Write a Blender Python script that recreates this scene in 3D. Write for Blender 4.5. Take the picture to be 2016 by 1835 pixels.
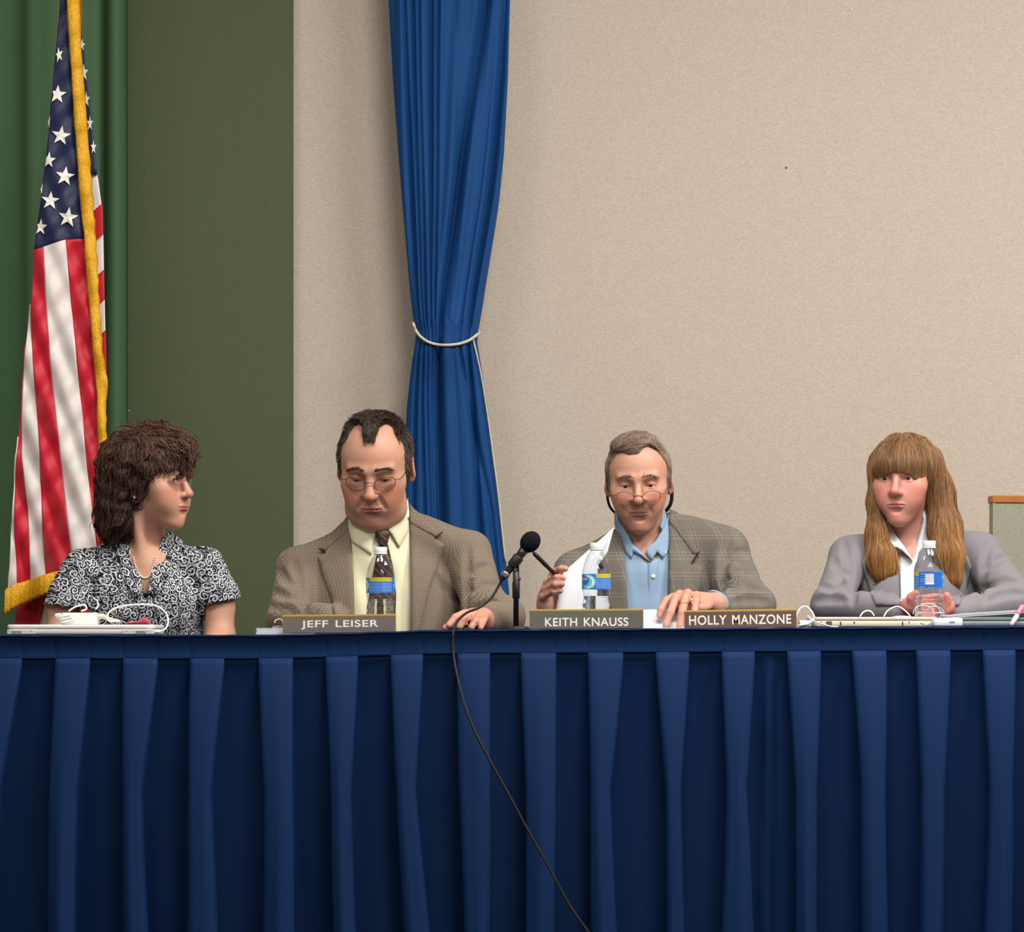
import bpy, math, random
import numpy as np
from mathutils import Vector, Matrix, geometry

for _o in list(bpy.data.objects): bpy.data.objects.remove(_o)
scene = bpy.context.scene
COL = scene.collection
random.seed(7); RNG = np.random.default_rng(11)
PI = math.pi

# ------------------------------------------------------------------ camera
FPX, DIST, HOR, ZC = 6600.0, 7.5, 1262.0, 0.715      # focal length in px, camera to table front, horizon row, eye height
cam_d = bpy.data.cameras.new('camera'); cam = bpy.data.objects.new('camera', cam_d); COL.objects.link(cam)
cam.location = (0, -DIST, ZC); cam.rotation_euler = (PI/2, 0, 0)
cam_d.sensor_fit = 'HORIZONTAL'; cam_d.sensor_width = 36.0
cam_d.lens = FPX/2016*36.0; cam_d.shift_y = (HOR-917.5)/2016
cam_d.clip_end = 60
scene.camera = cam

# ------------------------------------------------------------------ world and lights
world = bpy.data.worlds.new('world'); scene.world = world; world.use_nodes = True
bg = world.node_tree.nodes['Background']; bg.inputs[0].default_value = (1.0, 0.97, 0.93, 1); bg.inputs[1].default_value = 0.18

def area(name, loc, target, sx, sy, power, color):
    l = bpy.data.lights.new(name, 'AREA'); l.shape = 'RECTANGLE'; l.size = sx; l.size_y = sy; l.energy = power; l.color = color
    o = bpy.data.objects.new(name, l); COL.objects.link(o); o.location = loc
    o.rotation_euler = (Vector(target)-Vector(loc)).to_track_quat('-Z', 'Y').to_euler()
    return o
WARM = (1.0, 0.95, 0.90)
area('ceiling_light_a', (-1.7, -1.3, 3.55), (-1.6, -0.9, 0), 1.2, 0.6, 48, WARM)
area('ceiling_light_b', (0.6, -1.3, 3.55), (0.6, -0.9, 0), 1.2, 0.6, 94, WARM)
area('ceiling_light_c', (2.7, -1.1, 3.55), (2.5, -0.6, 0), 1.2, 0.6, 150, WARM)
area('hall_light', (0.8, -4.6, 3.55), (0.6, -2.0, 0), 2.6, 0.8, 62, WARM)
area('hall_light_far', (2.2, -5.2, 3.55), (1.3, 0.5, 0.8), 2.0, 0.8, 42, WARM)

scene.view_settings.view_transform = 'Standard'; scene.view_settings.look = 'None'
scene.view_settings.exposure = 0.0; scene.view_settings.gamma = 1.0
scene.view_settings.use_curve_mapping = False

# ------------------------------------------------------------------ helpers
def W(u, v, y):
    d = y+DIST
    return np.array([(u-1008.0)*d/FPX, y, ZC+(HOR-v)*d/FPX])
def ppm(y): return FPX/(y+DIST)                     # pixels per metre at depth y
def lin(r, g, b):
    f = lambda c: (c/255/12.92) if c/255 <= .04045 else ((c/255+.055)/1.055)**2.4
    return (f(r), f(g), f(b))

def empty(name, loc, label=None, cat=None, group=None):
    o = bpy.data.objects.new(name, None); COL.objects.link(o); o.location = tuple(float(c) for c in loc)
    o.empty_display_size = .05
    if label: o['label'] = label
    if cat: o['category'] = cat
    if group: o['group'] = group
    return o
def origin(o):
    v = np.zeros(3)
    while o is not None:
        v = v+np.array(o.location); o = o.parent
    return v
def mk(name, verts, faces, mat=None, parent=None, smooth=True, cols=None, label=None, cat=None, group=None, kind=None):
    """world-space verts -> one mesh object (child of parent); faces: list of tuples or an (n,3|4) array"""
    verts = np.asarray(verts, dtype=np.float64).reshape(-1, 3)
    if parent is not None: base = origin(parent); loc = (0, 0, 0)
    else:
        base = np.array([verts[:, 0].mean(), verts[:, 1].mean(), verts[:, 2].min()]); loc = tuple(base)
    me = bpy.data.meshes.new(name)
    if isinstance(faces, np.ndarray):
        n, w = faces.shape
        me.vertices.add(len(verts)); me.vertices.foreach_set('co', (verts-base).astype(np.float32).ravel())
        me.loops.add(n*w); me.loops.foreach_set('vertex_index', faces.astype(np.int32).ravel())
        me.polygons.add(n); me.polygons.foreach_set('loop_start', np.arange(0, n*w, w, dtype=np.int32))
        me.update(calc_edges=True); me.validate()
    else:
        me.from_pydata((verts-base).tolist(), [], [tuple(int(i) for i in f) for f in faces]); me.update()
    if smooth: me.polygons.foreach_set('use_smooth', np.ones(len(me.polygons), dtype=bool))
    if cols is not None:
        a = me.color_attributes.new('Col', 'FLOAT_COLOR', 'POINT')
        c = np.ones((len(verts), 4), dtype=np.float32); c[:, :3] = cols
        a.data.foreach_set('color', c.ravel())
    if mat is not None: me.materials.append(mat)
    o = bpy.data.objects.new(name, me); COL.objects.link(o); o.location = loc
    if parent is not None: o.parent = parent
    if label: o['label'] = label
    if cat: o['category'] = cat
    if group: o['group'] = group
    if kind: o['kind'] = kind
    return o

class MB:
    """collects verts/faces"""
    def __init__(s): s.v = []; s.f = []
    def add(s, v, f):
        b = len(s.v); s.v += [tuple(x) for x in v]; s.f += [tuple(i+b for i in q) for q in f]; return s
    def box(s, c, h, bev=0.0, R=None):
        c = np.array(c, float); h = np.array(h, float); b = min(bev, *(h*.98))
        pts = []; faces = []
        if b <= 0:
            for x in (-1, 1):
                for y in (-1, 1):
                    for z in (-1, 1): pts.append(np.array([x, y, z])*h)
            faces = [(0, 1, 3, 2), (4, 6, 7, 5), (0, 4, 5, 1), (2, 3, 7, 6), (0, 2, 6, 4), (1, 5, 7, 3)]
        else:
            idx = {}
            for x in (-1, 1):
                for y in (-1, 1):
                    for z in (-1, 1):
                        for a in range(3):
                            q = np.array([x, y, z])*h-np.array([x, y, z])*b; q[a] += np.array([x, y, z])[a]*b
                            idx[(x, y, z, a)] = len(pts); pts.append(q)
            for a in range(3):
                o1, o2 = [(1, 2), (2, 0), (0, 1)][a]
                for sg in (-1, 1):
                    q = []
                    for (p1, p2) in ((-1, -1), (1, -1), (1, 1), (-1, 1)):
                        k = [0, 0, 0]; k[a] = sg; k[o1] = p1; k[o2] = p2; q.append(idx[(*k, a)])
                    faces.append(tuple(q if sg > 0 else q[::-1]))
                for s1 in (-1, 1):          # edges along axis a
                    for s2 in (-1, 1):
                        k0 = [0, 0, 0]; k0[o1] = s1; k0[o2] = s2
                        ka = list(k0); ka[a] = -1; kb = list(k0); kb[a] = 1
                        q = [idx[(*ka, o1)], idx[(*ka, o2)], idx[(*kb, o2)], idx[(*kb, o1)]]
                        faces.append(tuple(q if s1*s2 < 0 else q[::-1]))
            for x in (-1, 1):
                for y in (-1, 1):
                    for z in (-1, 1):
                        q = [idx[(x, y, z, 0)], idx[(x, y, z, 1)], idx[(x, y, z, 2)]]
                        faces.append(tuple(q if x*y*z > 0 else q[::-1]))
        pts = np.array(pts)
        if R is not None: pts = pts@np.array(R).T
        return s.add(pts+c, faces)
    def tube(s, pts, r, n=8, closed=False, caps=True):
        pts = np.array(pts, float); m = len(pts)
        r = np.full(m, r) if np.isscalar(r) else np.array(r, float)
        T = np.gradient(pts, axis=0) if not closed else (np.roll(pts, -1, 0)-np.roll(pts, 1, 0))
        T /= np.linalg.norm(T, axis=1)[:, None]+1e-12
        ref = np.array([0, 0, 1.0]) if abs(T[0][2]) < .9 else np.array([1.0, 0, 0])
        nrm = np.cross(T[0], ref); nrm /= np.linalg.norm(nrm)
        rings = []
        for i in range(m):
            nrm = nrm-T[i]*np.dot(nrm, T[i]); nrm /= np.linalg.norm(nrm)+1e-12
            b = np.cross(T[i], nrm)
            rings.append([pts[i]+r[i]*(math.cos(a)*nrm+math.sin(a)*b) for a in np.arange(n)*2*PI/n])
        v = [p for q in rings for p in q]; f = []
        for i in range(m if closed else m-1):
            j = (i+1) % m
            for a in range(n):
                c = (a+1) % n
                f.append((i*n+a, j*n+a, j*n+c, i*n+c))
        if caps and not closed:
            f.append(tuple(range(n))); f.append(tuple(range(m*n-1, m*n-n-1, -1)))
        return s.add(v, f)
    def lathe(s, prof, c=(0, 0, 0), axis=None, n=32, caps=True):
        """prof: (radius, height) along axis (default +z) from c"""
        c = np.array(c, float)
        ax = np.array([0, 0, 1.0]) if axis is None else np.array(axis, float)/np.linalg.norm(axis)
        ref = np.array([1.0, 0, 0]) if abs(ax[0]) < .9 else np.array([0, 1.0, 0])
        e1 = ref-ax*np.dot(ref, ax); e1 /= np.linalg.norm(e1); e2 = np.cross(ax, e1)
        v = []; f = []
        for (r, h) in prof:
            for a in np.arange(n)*2*PI/n: v.append(c+ax*h+r*(math.cos(a)*e1+math.sin(a)*e2))
        for i in range(len(prof)-1):
            for a in range(n):
                b = (a+1) % n; f.append((i*n+a, i*n+b, (i+1)*n+b, (i+1)*n+a))
        if caps:
            f.append(tuple(range(n-1, -1, -1))); m = (len(prof)-1)*n; f.append(tuple(range(m, m+n)))
        return s.add(v, f)
    def grid(s, P):
        """P (n,m,3) array"""
        P = np.asarray(P); n, m = P.shape[:2]
        f = [(i*m+j, i*m+j+1, (i+1)*m+j+1, (i+1)*m+j) for i in range(n-1) for j in range(m-1)]
        return s.add(P.reshape(-1, 3), f)
    def ball(s, c, r, n=16, R=None):
        r = np.array([r]*3 if np.isscalar(r) else r, float); v = []; f = []; m = n//2
        for i in range(1, m):
            t = PI*i/m
            for a in np.arange(n)*2*PI/n:
                q = np.array([math.sin(t)*math.cos(a), math.sin(t)*math.sin(a), math.cos(t)])*r
                v.append(q if R is None else R@q)
        top = np.array([0, 0, r[2]]); bot = -top
        v += [top if R is None else R@top, bot if R is None else R@bot]
        for i in range(m-2):
            for a in range(n):
                b = (a+1) % n; f.append((i*n+a, (i+1)*n+a, (i+1)*n+b, i*n+b))
        T = (m-1)*n
        for a in range(n):
            b = (a+1) % n; f.append((T, a, b)); f.append((T+1, (m-2)*n+b, (m-2)*n+a))
        return s.add(np.array(v)+np.array(c, float), f)
    def build(s, name, mat, parent=None, smooth=True, **kw): return mk(name, s.v, s.f, mat, parent, smooth, **kw)

def catmull(pts, n=8):
    P = np.array(pts, float); P = np.vstack([2*P[0]-P[1], P, 2*P[-1]-P[-2]]); out = []
    for i in range(1, len(P)-2):
        for t in np.arange(n)/n:
            a, b, c, d = P[i-1], P[i], P[i+1], P[i+2]
            out.append(.5*(2*b+(c-a)*t+(2*a-5*b+4*c-d)*t*t+(3*b-a-3*c+d)*t**3))
    out.append(P[-2]); return np.array(out)

def rot(yaw=0, pitch=0, roll=0):
    y, p, r = (math.radians(a) for a in (yaw, pitch, roll))
    Rz = np.array([[math.cos(y), -math.sin(y), 0], [math.sin(y), math.cos(y), 0], [0, 0, 1]])
    Rx = np.array([[1, 0, 0], [0, math.cos(p), -math.sin(p)], [0, math.sin(p), math.cos(p)]])
    Ry = np.array([[math.cos(r), 0, math.sin(r)], [0, 1, 0], [-math.sin(r), 0, math.cos(r)]])
    return Rz@Ry@Rx

# ------------------------------------------------------------------ materials (node expressions)
class E:
    """tiny expression wrapper that makes math nodes"""
    def __init__(s, nt, sock): s.nt = nt; s.s = sock
    def _m(s, op, o=None, o2=None):
        n = s.nt.nodes.new('ShaderNodeMath'); n.operation = op
        s.nt.links.new(s.s, n.inputs[0])
        for k, q in ((1, o), (2, o2)):
            if q is None: continue
            if isinstance(q, E): s.nt.links.new(q.s, n.inputs[k])
            else: n.inputs[k].default_value = q
        return E(s.nt, n.outputs[0])
    def __add__(s, o): return s._m('ADD', o)
    def __sub__(s, o): return s._m('SUBTRACT', o)
    def __mul__(s, o): return s._m('MULTIPLY', o)
    def __truediv__(s, o): return s._m('DIVIDE', o)
    def sin(s): return s._m('SINE')
    def abs(s): return s._m('ABSOLUTE')
    def fract(s): return s._m('FRACT')
    def gt(s, o): return s._m('GREATER_THAN', o)
    def lt(s, o): return s._m('LESS_THAN', o)
    def max(s, o): return s._m('MAXIMUM', o)
    def min(s, o): return s._m('MINIMUM', o)
    def pow(s, o): return s._m('POWER', o)
    def atan2(s, o): return s._m('ARCTAN2', o)
    def ramp(s, a, b):                         # smoothstep a..b -> 0..1
        n = s.nt.nodes.new('ShaderNodeMapRange'); n.interpolation_type = 'SMOOTHSTEP'
        n.inputs[1].default_value = a; n.inputs[2].default_value = b; s.nt.links.new(s.s, n.inputs[0]); return E(s.nt, n.outputs[0])

class Mat:
    def __init__(s, name, color=(.5, .5, .5), rough=.6, spec=.5, metal=0.0, **kw):
        s.m = bpy.data.materials.new(name); s.m.use_nodes = True; s.nt = s.m.node_tree
        s.b = s.nt.nodes['Principled BSDF']
        s.b.inputs['Base Color'].default_value = (*color, 1); s.b.inputs['Roughness'].default_value = rough
        s.b.inputs['Specular IOR Level'].default_value = spec; s.b.inputs['Metallic'].default_value = metal
        for k, v in kw.items(): s.b.inputs[k.replace('_', ' ')].default_value = v
        s._x = None
    def xyz(s):
        if s._x is None:
            t = s.nt.nodes.new('ShaderNodeTexCoord'); x = s.nt.nodes.new('ShaderNodeSeparateXYZ')
            s.nt.links.new(t.outputs['Object'], x.inputs[0]); s.tc = t.outputs['Object']
            s._x = tuple(E(s.nt, x.outputs[i]) for i in range(3))
        return s._x
    def vec(s, x, y, z):
        n = s.nt.nodes.new('ShaderNodeCombineXYZ')
        for i, q in enumerate((x, y, z)):
            if isinstance(q, E): s.nt.links.new(q.s, n.inputs[i])
            else: n.inputs[i].default_value = q
        return n.outputs[0]
    def noise(s, scale, detail=2, vec=None, stretch=(1, 1, 1)):
        s.xyz(); n = s.nt.nodes.new('ShaderNodeTexNoise'); n.inputs['Scale'].default_value = scale; n.inputs['Detail'].default_value = detail
        if vec is None:
            x, y, z = s.xyz(); vec = s.vec(x*stretch[0], y*stretch[1], z*stretch[2])
        s.nt.links.new(vec, n.inputs['Vector']); return E(s.nt, n.outputs['Fac'])
    def attr(s, name='Col'):
        n = s.nt.nodes.new('ShaderNodeAttribute'); n.attribute_name = name; return n.outputs['Color']
    def mix(s, fac, a, b):
        n = s.nt.nodes.new('ShaderNodeMix'); n.data_type = 'RGBA'
        for k, q in ((0, fac), (6, a), (7, b)):
            if isinstance(q, E): s.nt.links.new(q.s, n.inputs[k])
            elif isinstance(q, bpy.types.NodeSocket): s.nt.links.new(q, n.inputs[k])
            elif k == 0: n.inputs[k].default_value = q
            else: n.inputs[k].default_value = (*q, 1)
        return n.outputs[2]
    def scale(s, col, fac):                    # colour * scalar
        n = s.nt.nodes.new('ShaderNodeVectorMath'); n.operation = 'SCALE'
        s.nt.links.new(col, n.inputs[0])
        if isinstance(fac, E): s.nt.links.new(fac.s, n.inputs['Scale'])
        else: n.inputs['Scale'].default_value = fac
        return n.outputs[0]
    def color(s, sock): s.nt.links.new(sock, s.b.inputs['Base Color']); return s
    def bump(s, h, strength=.3, dist=.002):
        n = s.nt.nodes.new('ShaderNodeBump'); n.inputs['Strength'].default_value = strength; n.inputs['Distance'].default_value = dist
        s.nt.links.new(h.s, n.inputs['Height']); s.nt.links.new(n.outputs[0], s.b.inputs['Normal']); return s

def plain(name, rgb, rough=.6, spec=.5, nscale=60, namp=.12, bump=.0, **kw):
    m = Mat(name, lin(*rgb), rough, spec, **kw)
    n = m.noise(nscale, 3); c = lin(*rgb)
    m.color(m.mix(n, tuple(q*(1-namp) for q in c), tuple(min(1, q*(1+namp)) for q in c)))
    if bump: m.bump(n, bump, .002)
    return m.m

# ------------------------------------------------------------------ signed distance modelling
def smin(a, b, k):
    h = np.maximum(k-np.abs(a-b), 0)/k
    return np.minimum(a, b)-h*h*k*.25
class SDF:
    def __init__(s): s.p = []; s.disp = None
    def copy(s):
        c = SDF(); c.p = list(s.p); c.disp = s.disp; return c
    def ell(s, c, r, R=None, k=.01, op='u'):
        c = np.array(c, float); r = np.array([r]*3 if np.isscalar(r) else r, float); m = r.max()
        b = r if R is None else np.sqrt((np.array(R)**2)@(r**2))
        def f(P):
            q = P-c
            if R is not None: q = q@np.array(R)
            k0 = np.sqrt(((q/r)**2).sum(-1)); k1 = np.sqrt(((q/(r*r))**2).sum(-1))
            return k0*(k0-1)/np.maximum(k1, 1e-6)
        s.p.append((f, c-b, c+b, k, op)); return s
    def cap(s, a, b, ra, rb, k=.01, op='u', sc=None):
        a = np.array(a, float); b = np.array(b, float); sc_ = np.ones(3) if sc is None else np.array(sc, float)
        m = max(ra, rb)*np.maximum(sc_, 1); ba = (b-a)/sc_; l2 = max(np.dot(ba, ba), 1e-9)
        def f(P):
            q = (P-a)/sc_; t = np.clip((q@ba)/l2, 0, 1)
            return (np.sqrt(((q-t[..., None]*ba)**2).sum(-1))-(ra+(rb-ra)*t))*sc_.min()
        s.p.append((f, np.minimum(a, b)-m, np.maximum(a, b)+m, k, op)); return s
    def chain(s, pts, k=.01, op='u', sc=None):
        for p, q in zip(pts[:-1], pts[1:]): s.cap(p[:3], q[:3], p[3], q[3], k, op, sc)
        return s
    def box(s, c, h, rad=.005, R=None, k=.01, op='u'):
        c = np.array(c, float); h = np.array(h, float)
        b = h if R is None else np.abs(np.array(R))@h
        def f(P):
            q = P-c
            if R is not None: q = q@np.array(R)
            d = np.abs(q)-(h-rad)
            return np.sqrt((np.maximum(d, 0)**2).sum(-1))+np.minimum(d.max(-1), 0)-rad
        s.p.append((f, c-b, c+b, k, op)); return s
    def half(s, c, n, k=.004):               # cut away the side the normal n points to
        c = np.array(c, float); n = np.array(n, float)/np.linalg.norm(n)
        s.p.append((lambda P: -((P-c)@n), None, None, k, 's')); return s
    def ev(s, P):
        V = np.full(P.shape[:-1], 9.0)
        for f, lo, hi, k, op in s.p:
            d = f(P); V = smin(V, d, k) if op == 'u' else -smin(-V, d, k)
        if s.disp: V = V+s.disp(P)
        return V
    def grad(s, P, e=.0015):
        g = np.stack([s.ev(P+np.eye(3)[i]*e)-s.ev(P-np.eye(3)[i]*e) for i in range(3)], -1)
        return g/(np.linalg.norm(g, axis=-1)[..., None]+1e-9)
    def trace(s, O, Dr, t0=6.8, t1=10.5, n=90):
        t = np.full(len(Dr), t0); hit = np.zeros(len(Dr), bool)
        for _ in range(n):
            d = s.ev(O+Dr*t[:, None]); hit = np.abs(d) < .0006
            t = np.where(hit, t, t+np.clip(d*.8, -.02, .25))
        return t, hit & (t < t1)
    def mesh(s, h, lo=None, hi=None):
        us = [p for p in s.p if p[4] == 'u']
        L = np.min([p[1] for p in us], 0)-3*h; H = np.max([p[2] for p in us], 0)+3*h
        if lo is not None: L = np.maximum(L, lo)
        if hi is not None: H = np.minimum(H, hi)
        n = np.ceil((H-L)/h).astype(int)+1
        V = np.full(n, 1.0, dtype=np.float32)
        ax = [(L[i]+np.arange(n[i])*h) for i in range(3)]
        for f, a, b, k, op in s.p:
            if a is None: i0 = np.zeros(3, int); i1 = n
            else:
                mg = k+4*h
                i0 = np.clip(np.floor((a-mg-L)/h).astype(int), 0, n); i1 = np.clip(np.ceil((b+mg-L)/h).astype(int)+1, 0, n)
            if (i1 <= i0).any(): continue
            sl = tuple(slice(i0[i], i1[i]) for i in range(3))
            P = np.stack(np.meshgrid(*[ax[i][sl[i]] for i in range(3)], indexing='ij'), -1)
            d = f(P); V[sl] = smin(V[sl], d, k) if op == 'u' else -smin(-V[sl], d, k)
        if s.disp:
            m = np.abs(V) < .03; ii = np.nonzero(m)
            V[m] += s.disp(np.stack([ax[i][ii[i]] for i in range(3)], -1))
        return nets(V, L, h)
def nets(V, o, h):
    S = V < 0
    c = np.zeros(tuple(q-1 for q in V.shape), np.int8)
    sl = (slice(None, -1), slice(1, None))
    for a in (0, 1):
        for b in (0, 1):
            for d in (0, 1): c += S[sl[a], sl[b], sl[d]]
    act = np.nonzero((c > 0) & (c < 8)); n = len(act[0])
    idx = np.full(c.shape, -1, np.int32); idx[act] = np.arange(n)
    acc = np.zeros((n, 3)); cnt = np.zeros(n)
    cr = {(a, b, d): V[act[0]+a, act[1]+b, act[2]+d] for a in (0, 1) for b in (0, 1) for d in (0, 1)}
    for ax in range(3):
        for a in (0, 1):
            for b in (0, 1):
                k0 = [a, b]; k0.insert(ax, 0); k1 = [a, b]; k1.insert(ax, 1)
                va, vb = cr[tuple(k0)], cr[tuple(k1)]; x = (va < 0) != (vb < 0)
                t = np.where(x, va/np.where(x, va-vb, 1), 0)
                p = np.tile(np.array(k0, float), (n, 1)); p[:, ax] = t
                acc += p*x[:, None]; cnt += x
    verts = (np.stack(act, -1)+acc/cnt[:, None])*h+o
    Q = []
    for ax in range(3):
        o1, o2 = [(1, 2), (2, 0), (0, 1)][ax]
        s0 = [slice(1, -1)]*3; s1 = [slice(1, -1)]*3; s0[ax] = slice(None, -1); s1[ax] = slice(1, None)
        A = S[tuple(s0)]; B = S[tuple(s1)]; e = np.array(np.nonzero(A != B))
        inside = A[tuple(e)]
        cell = e.copy(); cell[o1] += 0; cell[o2] += 0
        def g(d1, d2):
            q = cell.copy(); q[o1] += d1; q[o2] += d2; return idx[tuple(q)]
        q = np.stack([g(0, 0), g(1, 0), g(1, 1), g(0, 1)], -1)
        q[~inside] = q[~inside][:, ::-1]; Q.append(q)
    Q = np.concatenate(Q); Q = Q[(Q >= 0).all(1)]
    return verts, Q
def relax(V, Q, n=1, lam=.5):
    E_ = np.concatenate([Q[:, [0, 1]], Q[:, [1, 2]], Q[:, [2, 3]], Q[:, [3, 0]]])
    for _ in range(n):
        acc = np.zeros_like(V); cnt = np.zeros(len(V))
        for a, b in ((0, 1), (1, 0)):
            for i in range(3): acc[:, i] += np.bincount(E_[:, a], V[E_[:, b], i], len(V))
            cnt += np.bincount(E_[:, a], minlength=len(V))
        V = V+(acc/np.maximum(cnt, 1)[:, None]-V)*lam
    return V
def joinm(parts):
    V = []; Q = []; n = 0
    for v, q in parts: V.append(v); Q.append(q+n); n += len(v)
    return np.concatenate(V), np.concatenate(Q)
def wrinkle(amp, scale, seed, dirs=None):
    r = np.random.default_rng(seed); K = 7
    d = r.normal(size=(K, 3)) if dirs is None else np.array(dirs)+r.normal(size=(K, 3))*.25
    d /= np.linalg.norm(d, axis=1)[:, None]; fr = scale*r.uniform(.5, 1.6, K); ph = r.uniform(0, 6.28, K)
    def f(P):
        a = 0
        for i in range(K): a = a+np.sin((P@d[i])*fr[i]+ph[i]+1.3*np.sin((P@d[(i+3) % K])*fr[i]*.5))
        return a*amp/K**.5
    return f

CAMP = np.array([0, -DIST, ZC])
def pray(uv):
    uv = np.asarray(uv, float).reshape(-1, 2)
    d = np.stack([(uv[:, 0]-1008)/FPX, np.ones(len(uv)), (HOR-uv[:, 1])/FPX], -1)
    return d
def drop(uv, f):
    """points on garment/body f seen at photo pixels uv (depth comes from that surface)"""
    d = pray(uv); L = np.linalg.norm(d, axis=1); t, hit = f.trace(CAMP, d/L[:, None])
    if not hit.any(): raise RuntimeError('no hit')
    uv = np.asarray(uv, float).reshape(-1, 2)
    if (~hit).any():
        for i in np.nonzero(~hit)[0]:
            dd = ((uv[hit]-uv[i])**2).sum(1); t[i] = t[hit][dd.argmin()]
    return CAMP+(d/L[:, None])*t[:, None], d/L[:, None]
def patch(name, poly, f, off, thick, mat, parent, step=5, edge=6, label=None, smooth_depth=0):
    """cloth piece whose outline is given in pixels, laid on the surface of f, with thickness"""
    poly = np.array(poly, float); n0 = len(poly); B = []
    for i in range(n0):
        a, b = poly[i], poly[(i+1) % n0]; m = max(1, int(np.hypot(*(b-a))/step))
        for t in np.arange(m)/m: B.append(a+(b-a)*t)
    B = np.array(B); nb = len(B); lo, hi = B.min(0), B.max(0)
    gx, gy = np.meshgrid(np.arange(lo[0], hi[0], step), np.arange(lo[1], hi[1], step)); G = np.stack([gx.ravel(), gy.ravel()], -1)
    ins = np.zeros(len(G), bool)
    for i in range(n0):
        a, b = poly[i], poly[(i+1) % n0]
        c = ((a[1] > G[:, 1]) != (b[1] > G[:, 1])) & (G[:, 0] < (b[0]-a[0])*(G[:, 1]-a[1])/((b[1]-a[1]) or 1e-9)+a[0]); ins ^= c
    db = np.sqrt(((G[:, None]-B[None])**2).sum(-1)).min(1)
    G = G[ins & (db > step*.6)]
    P = np.vstack([B, G]) if len(G) else B
    r = geometry.delaunay_2d_cdt([Vector(p) for p in P], [(i, (i+1) % nb) for i in range(nb)], [], 1, 1e-4)
    P2 = np.array([tuple(v) for v in r[0]]); F = [tuple(t) for t in r[2]]
    db = np.sqrt(((P2[:, None]-B[None])**2).sum(-1)).min(1)
    X, D_ = drop(P2, f)
    th = (thick*(.35+.65*np.clip(db/edge, 0, 1)**.5))[:, None]
    top = X-D_*(off+th); bot = X-D_*(off*0.2)+D_*.001
    n = len(P2); ef = {}
    for t in F:
        for i in range(len(t)): ef[(t[i], t[(i+1) % len(t)])] = 1
    faces = [t[::-1] for t in F]+[tuple(i+n for i in t) for t in F]
    for (a, b) in ef:
        if (b, a) not in ef: faces.append((a, b, b+n, a+n))
    o = mk(name, np.vstack([top, bot]), faces, mat, parent, True, label=label)
    me = o.data
    import bmesh as _bm
    bmm = _bm.new(); bmm.from_mesh(me); _bm.ops.recalc_face_normals(bmm, faces=bmm.faces); bmm.to_mesh(me); bmm.free()
    return o
def seam(uv, f, r, mat, parent, name='seam', off=0.0, n=6):
    P, Dn = drop(catmull([(a, b) for a, b in uv], n), f)
    return MB().tube(P-Dn*off, r, 6).build(name, mat, parent)
def crease(g, uvs, r=.006, k=.014, f=None):
    """press a fold line into garment g along photo pixels"""
    base = (f or g).copy()
    P, Dn = drop(catmull(uvs, 4), base)
    P = P-Dn*r*.55; m = len(P)
    rr = r*(.25+.75*np.sin(np.linspace(0, PI, m)))
    for i in range(m-1): g.cap(P[i], P[i+1], rr[i], rr[i+1], k, 's')
# ================================================================== the room
YW = 1.9
XL, XR, YF, ZT = -4.6, 4.6, -10.5, 3.75
def wallcover(name, rgb, amp=.16):
    m = Mat(name, lin(*rgb), .85, .2); c = lin(*rgb)
    n = m.noise(150, 3, stretch=(1, 1, 2.2)); n2 = m.noise(420, 2, stretch=(.6, 1, 2.0)); n3 = m.noise(2.2, 2)
    f = (n*.5+n2*.5).ramp(.3, .7)
    base = m.mix(f, tuple(q*(1-amp) for q in c), tuple(min(1, q*(1+amp)) for q in c))
    m.color(m.mix(n3*.12, base, tuple(q*.8 for q in c))); m.bump(n+n2, .25, .0015); return m.m
M_WALL = wallcover('beige_wall_fabric', (193, 181, 167))
M_OLIVE = wallcover('olive_panel_fabric', (84, 95, 68), .10)
M_PLAINW = plain('painted_wall', (190, 182, 168), .8)
M_CEIL = plain('ceiling_tile', (225, 222, 214), .9)
M_FLOOR = plain('floor_carpet', (96, 88, 80), .95, .1, 200, .3, .3)
def slab(name, a, b, mat):
    a = np.array(a, float); b = np.array(b, float)
    return MB().box((a+b)/2, (b-a)/2).build(name, mat, None, False, kind='structure')
slab('floor', (XL, YF, -.1), (XR, YW+.1, 0), M_FLOOR)
slab('ceiling', (XL, YF, ZT), (XR, YW+.1, ZT+.1), M_CEIL)
slab('wall_back', (XL, YW, 0), (XR, YW+.1, ZT), M_WALL)
slab('wall_left', (XL-.1, YF, 0), (XL, YW+.1, ZT), M_PLAINW)
slab('wall_right', (XR, YF, 0), (XR+.1, YW+.1, ZT), M_PLAINW)
# small flaws in the wall covering
xe = W(576, 0, YW-.04)[0]
xs = XL
slab('wall_panel', (xs, YW-.045, 0), (xe, YW-.001, ZT-.02), M_OLIVE)
M_NAIL = plain('nail_steel', (210, 205, 195), .4, .6)
M_NAILD = plain('nail_dark', (120, 108, 92), .6)
for (u, v, dark, r, y) in ((1656, 20, 0, .0028, YW), (1676, 19, 0, .0036, YW), (1548, 330, 1, .0035, YW), (254, 809, 0, .0022, YW-.045), (252, 683, 0, .0016, YW-.045)):
    p = W(u, v, y)
    MB().lathe([(r, -.002), (r, .001), (r*.6, .0022)], (p[0], y, p[2]), (0, -1, 0), 10).build('wall_pin', M_NAILD if dark else M_NAIL, None,
        label={1656: 'smaller pale pin head of the pair stuck in the beige wall', 1676: 'larger pale pin head of the pair stuck in the beige wall', 1548: 'dark pin head stuck in the beige wall', 254: 'pale pin in the olive green panel beside the dark hair', 252: 'tiny pale pin in the olive green panel beside the gold fringe bulge'}[u], cat='pin',
        group=None if dark else ('pale pins in the beige wall' if y == YW else 'pins in the olive panel'))

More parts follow.
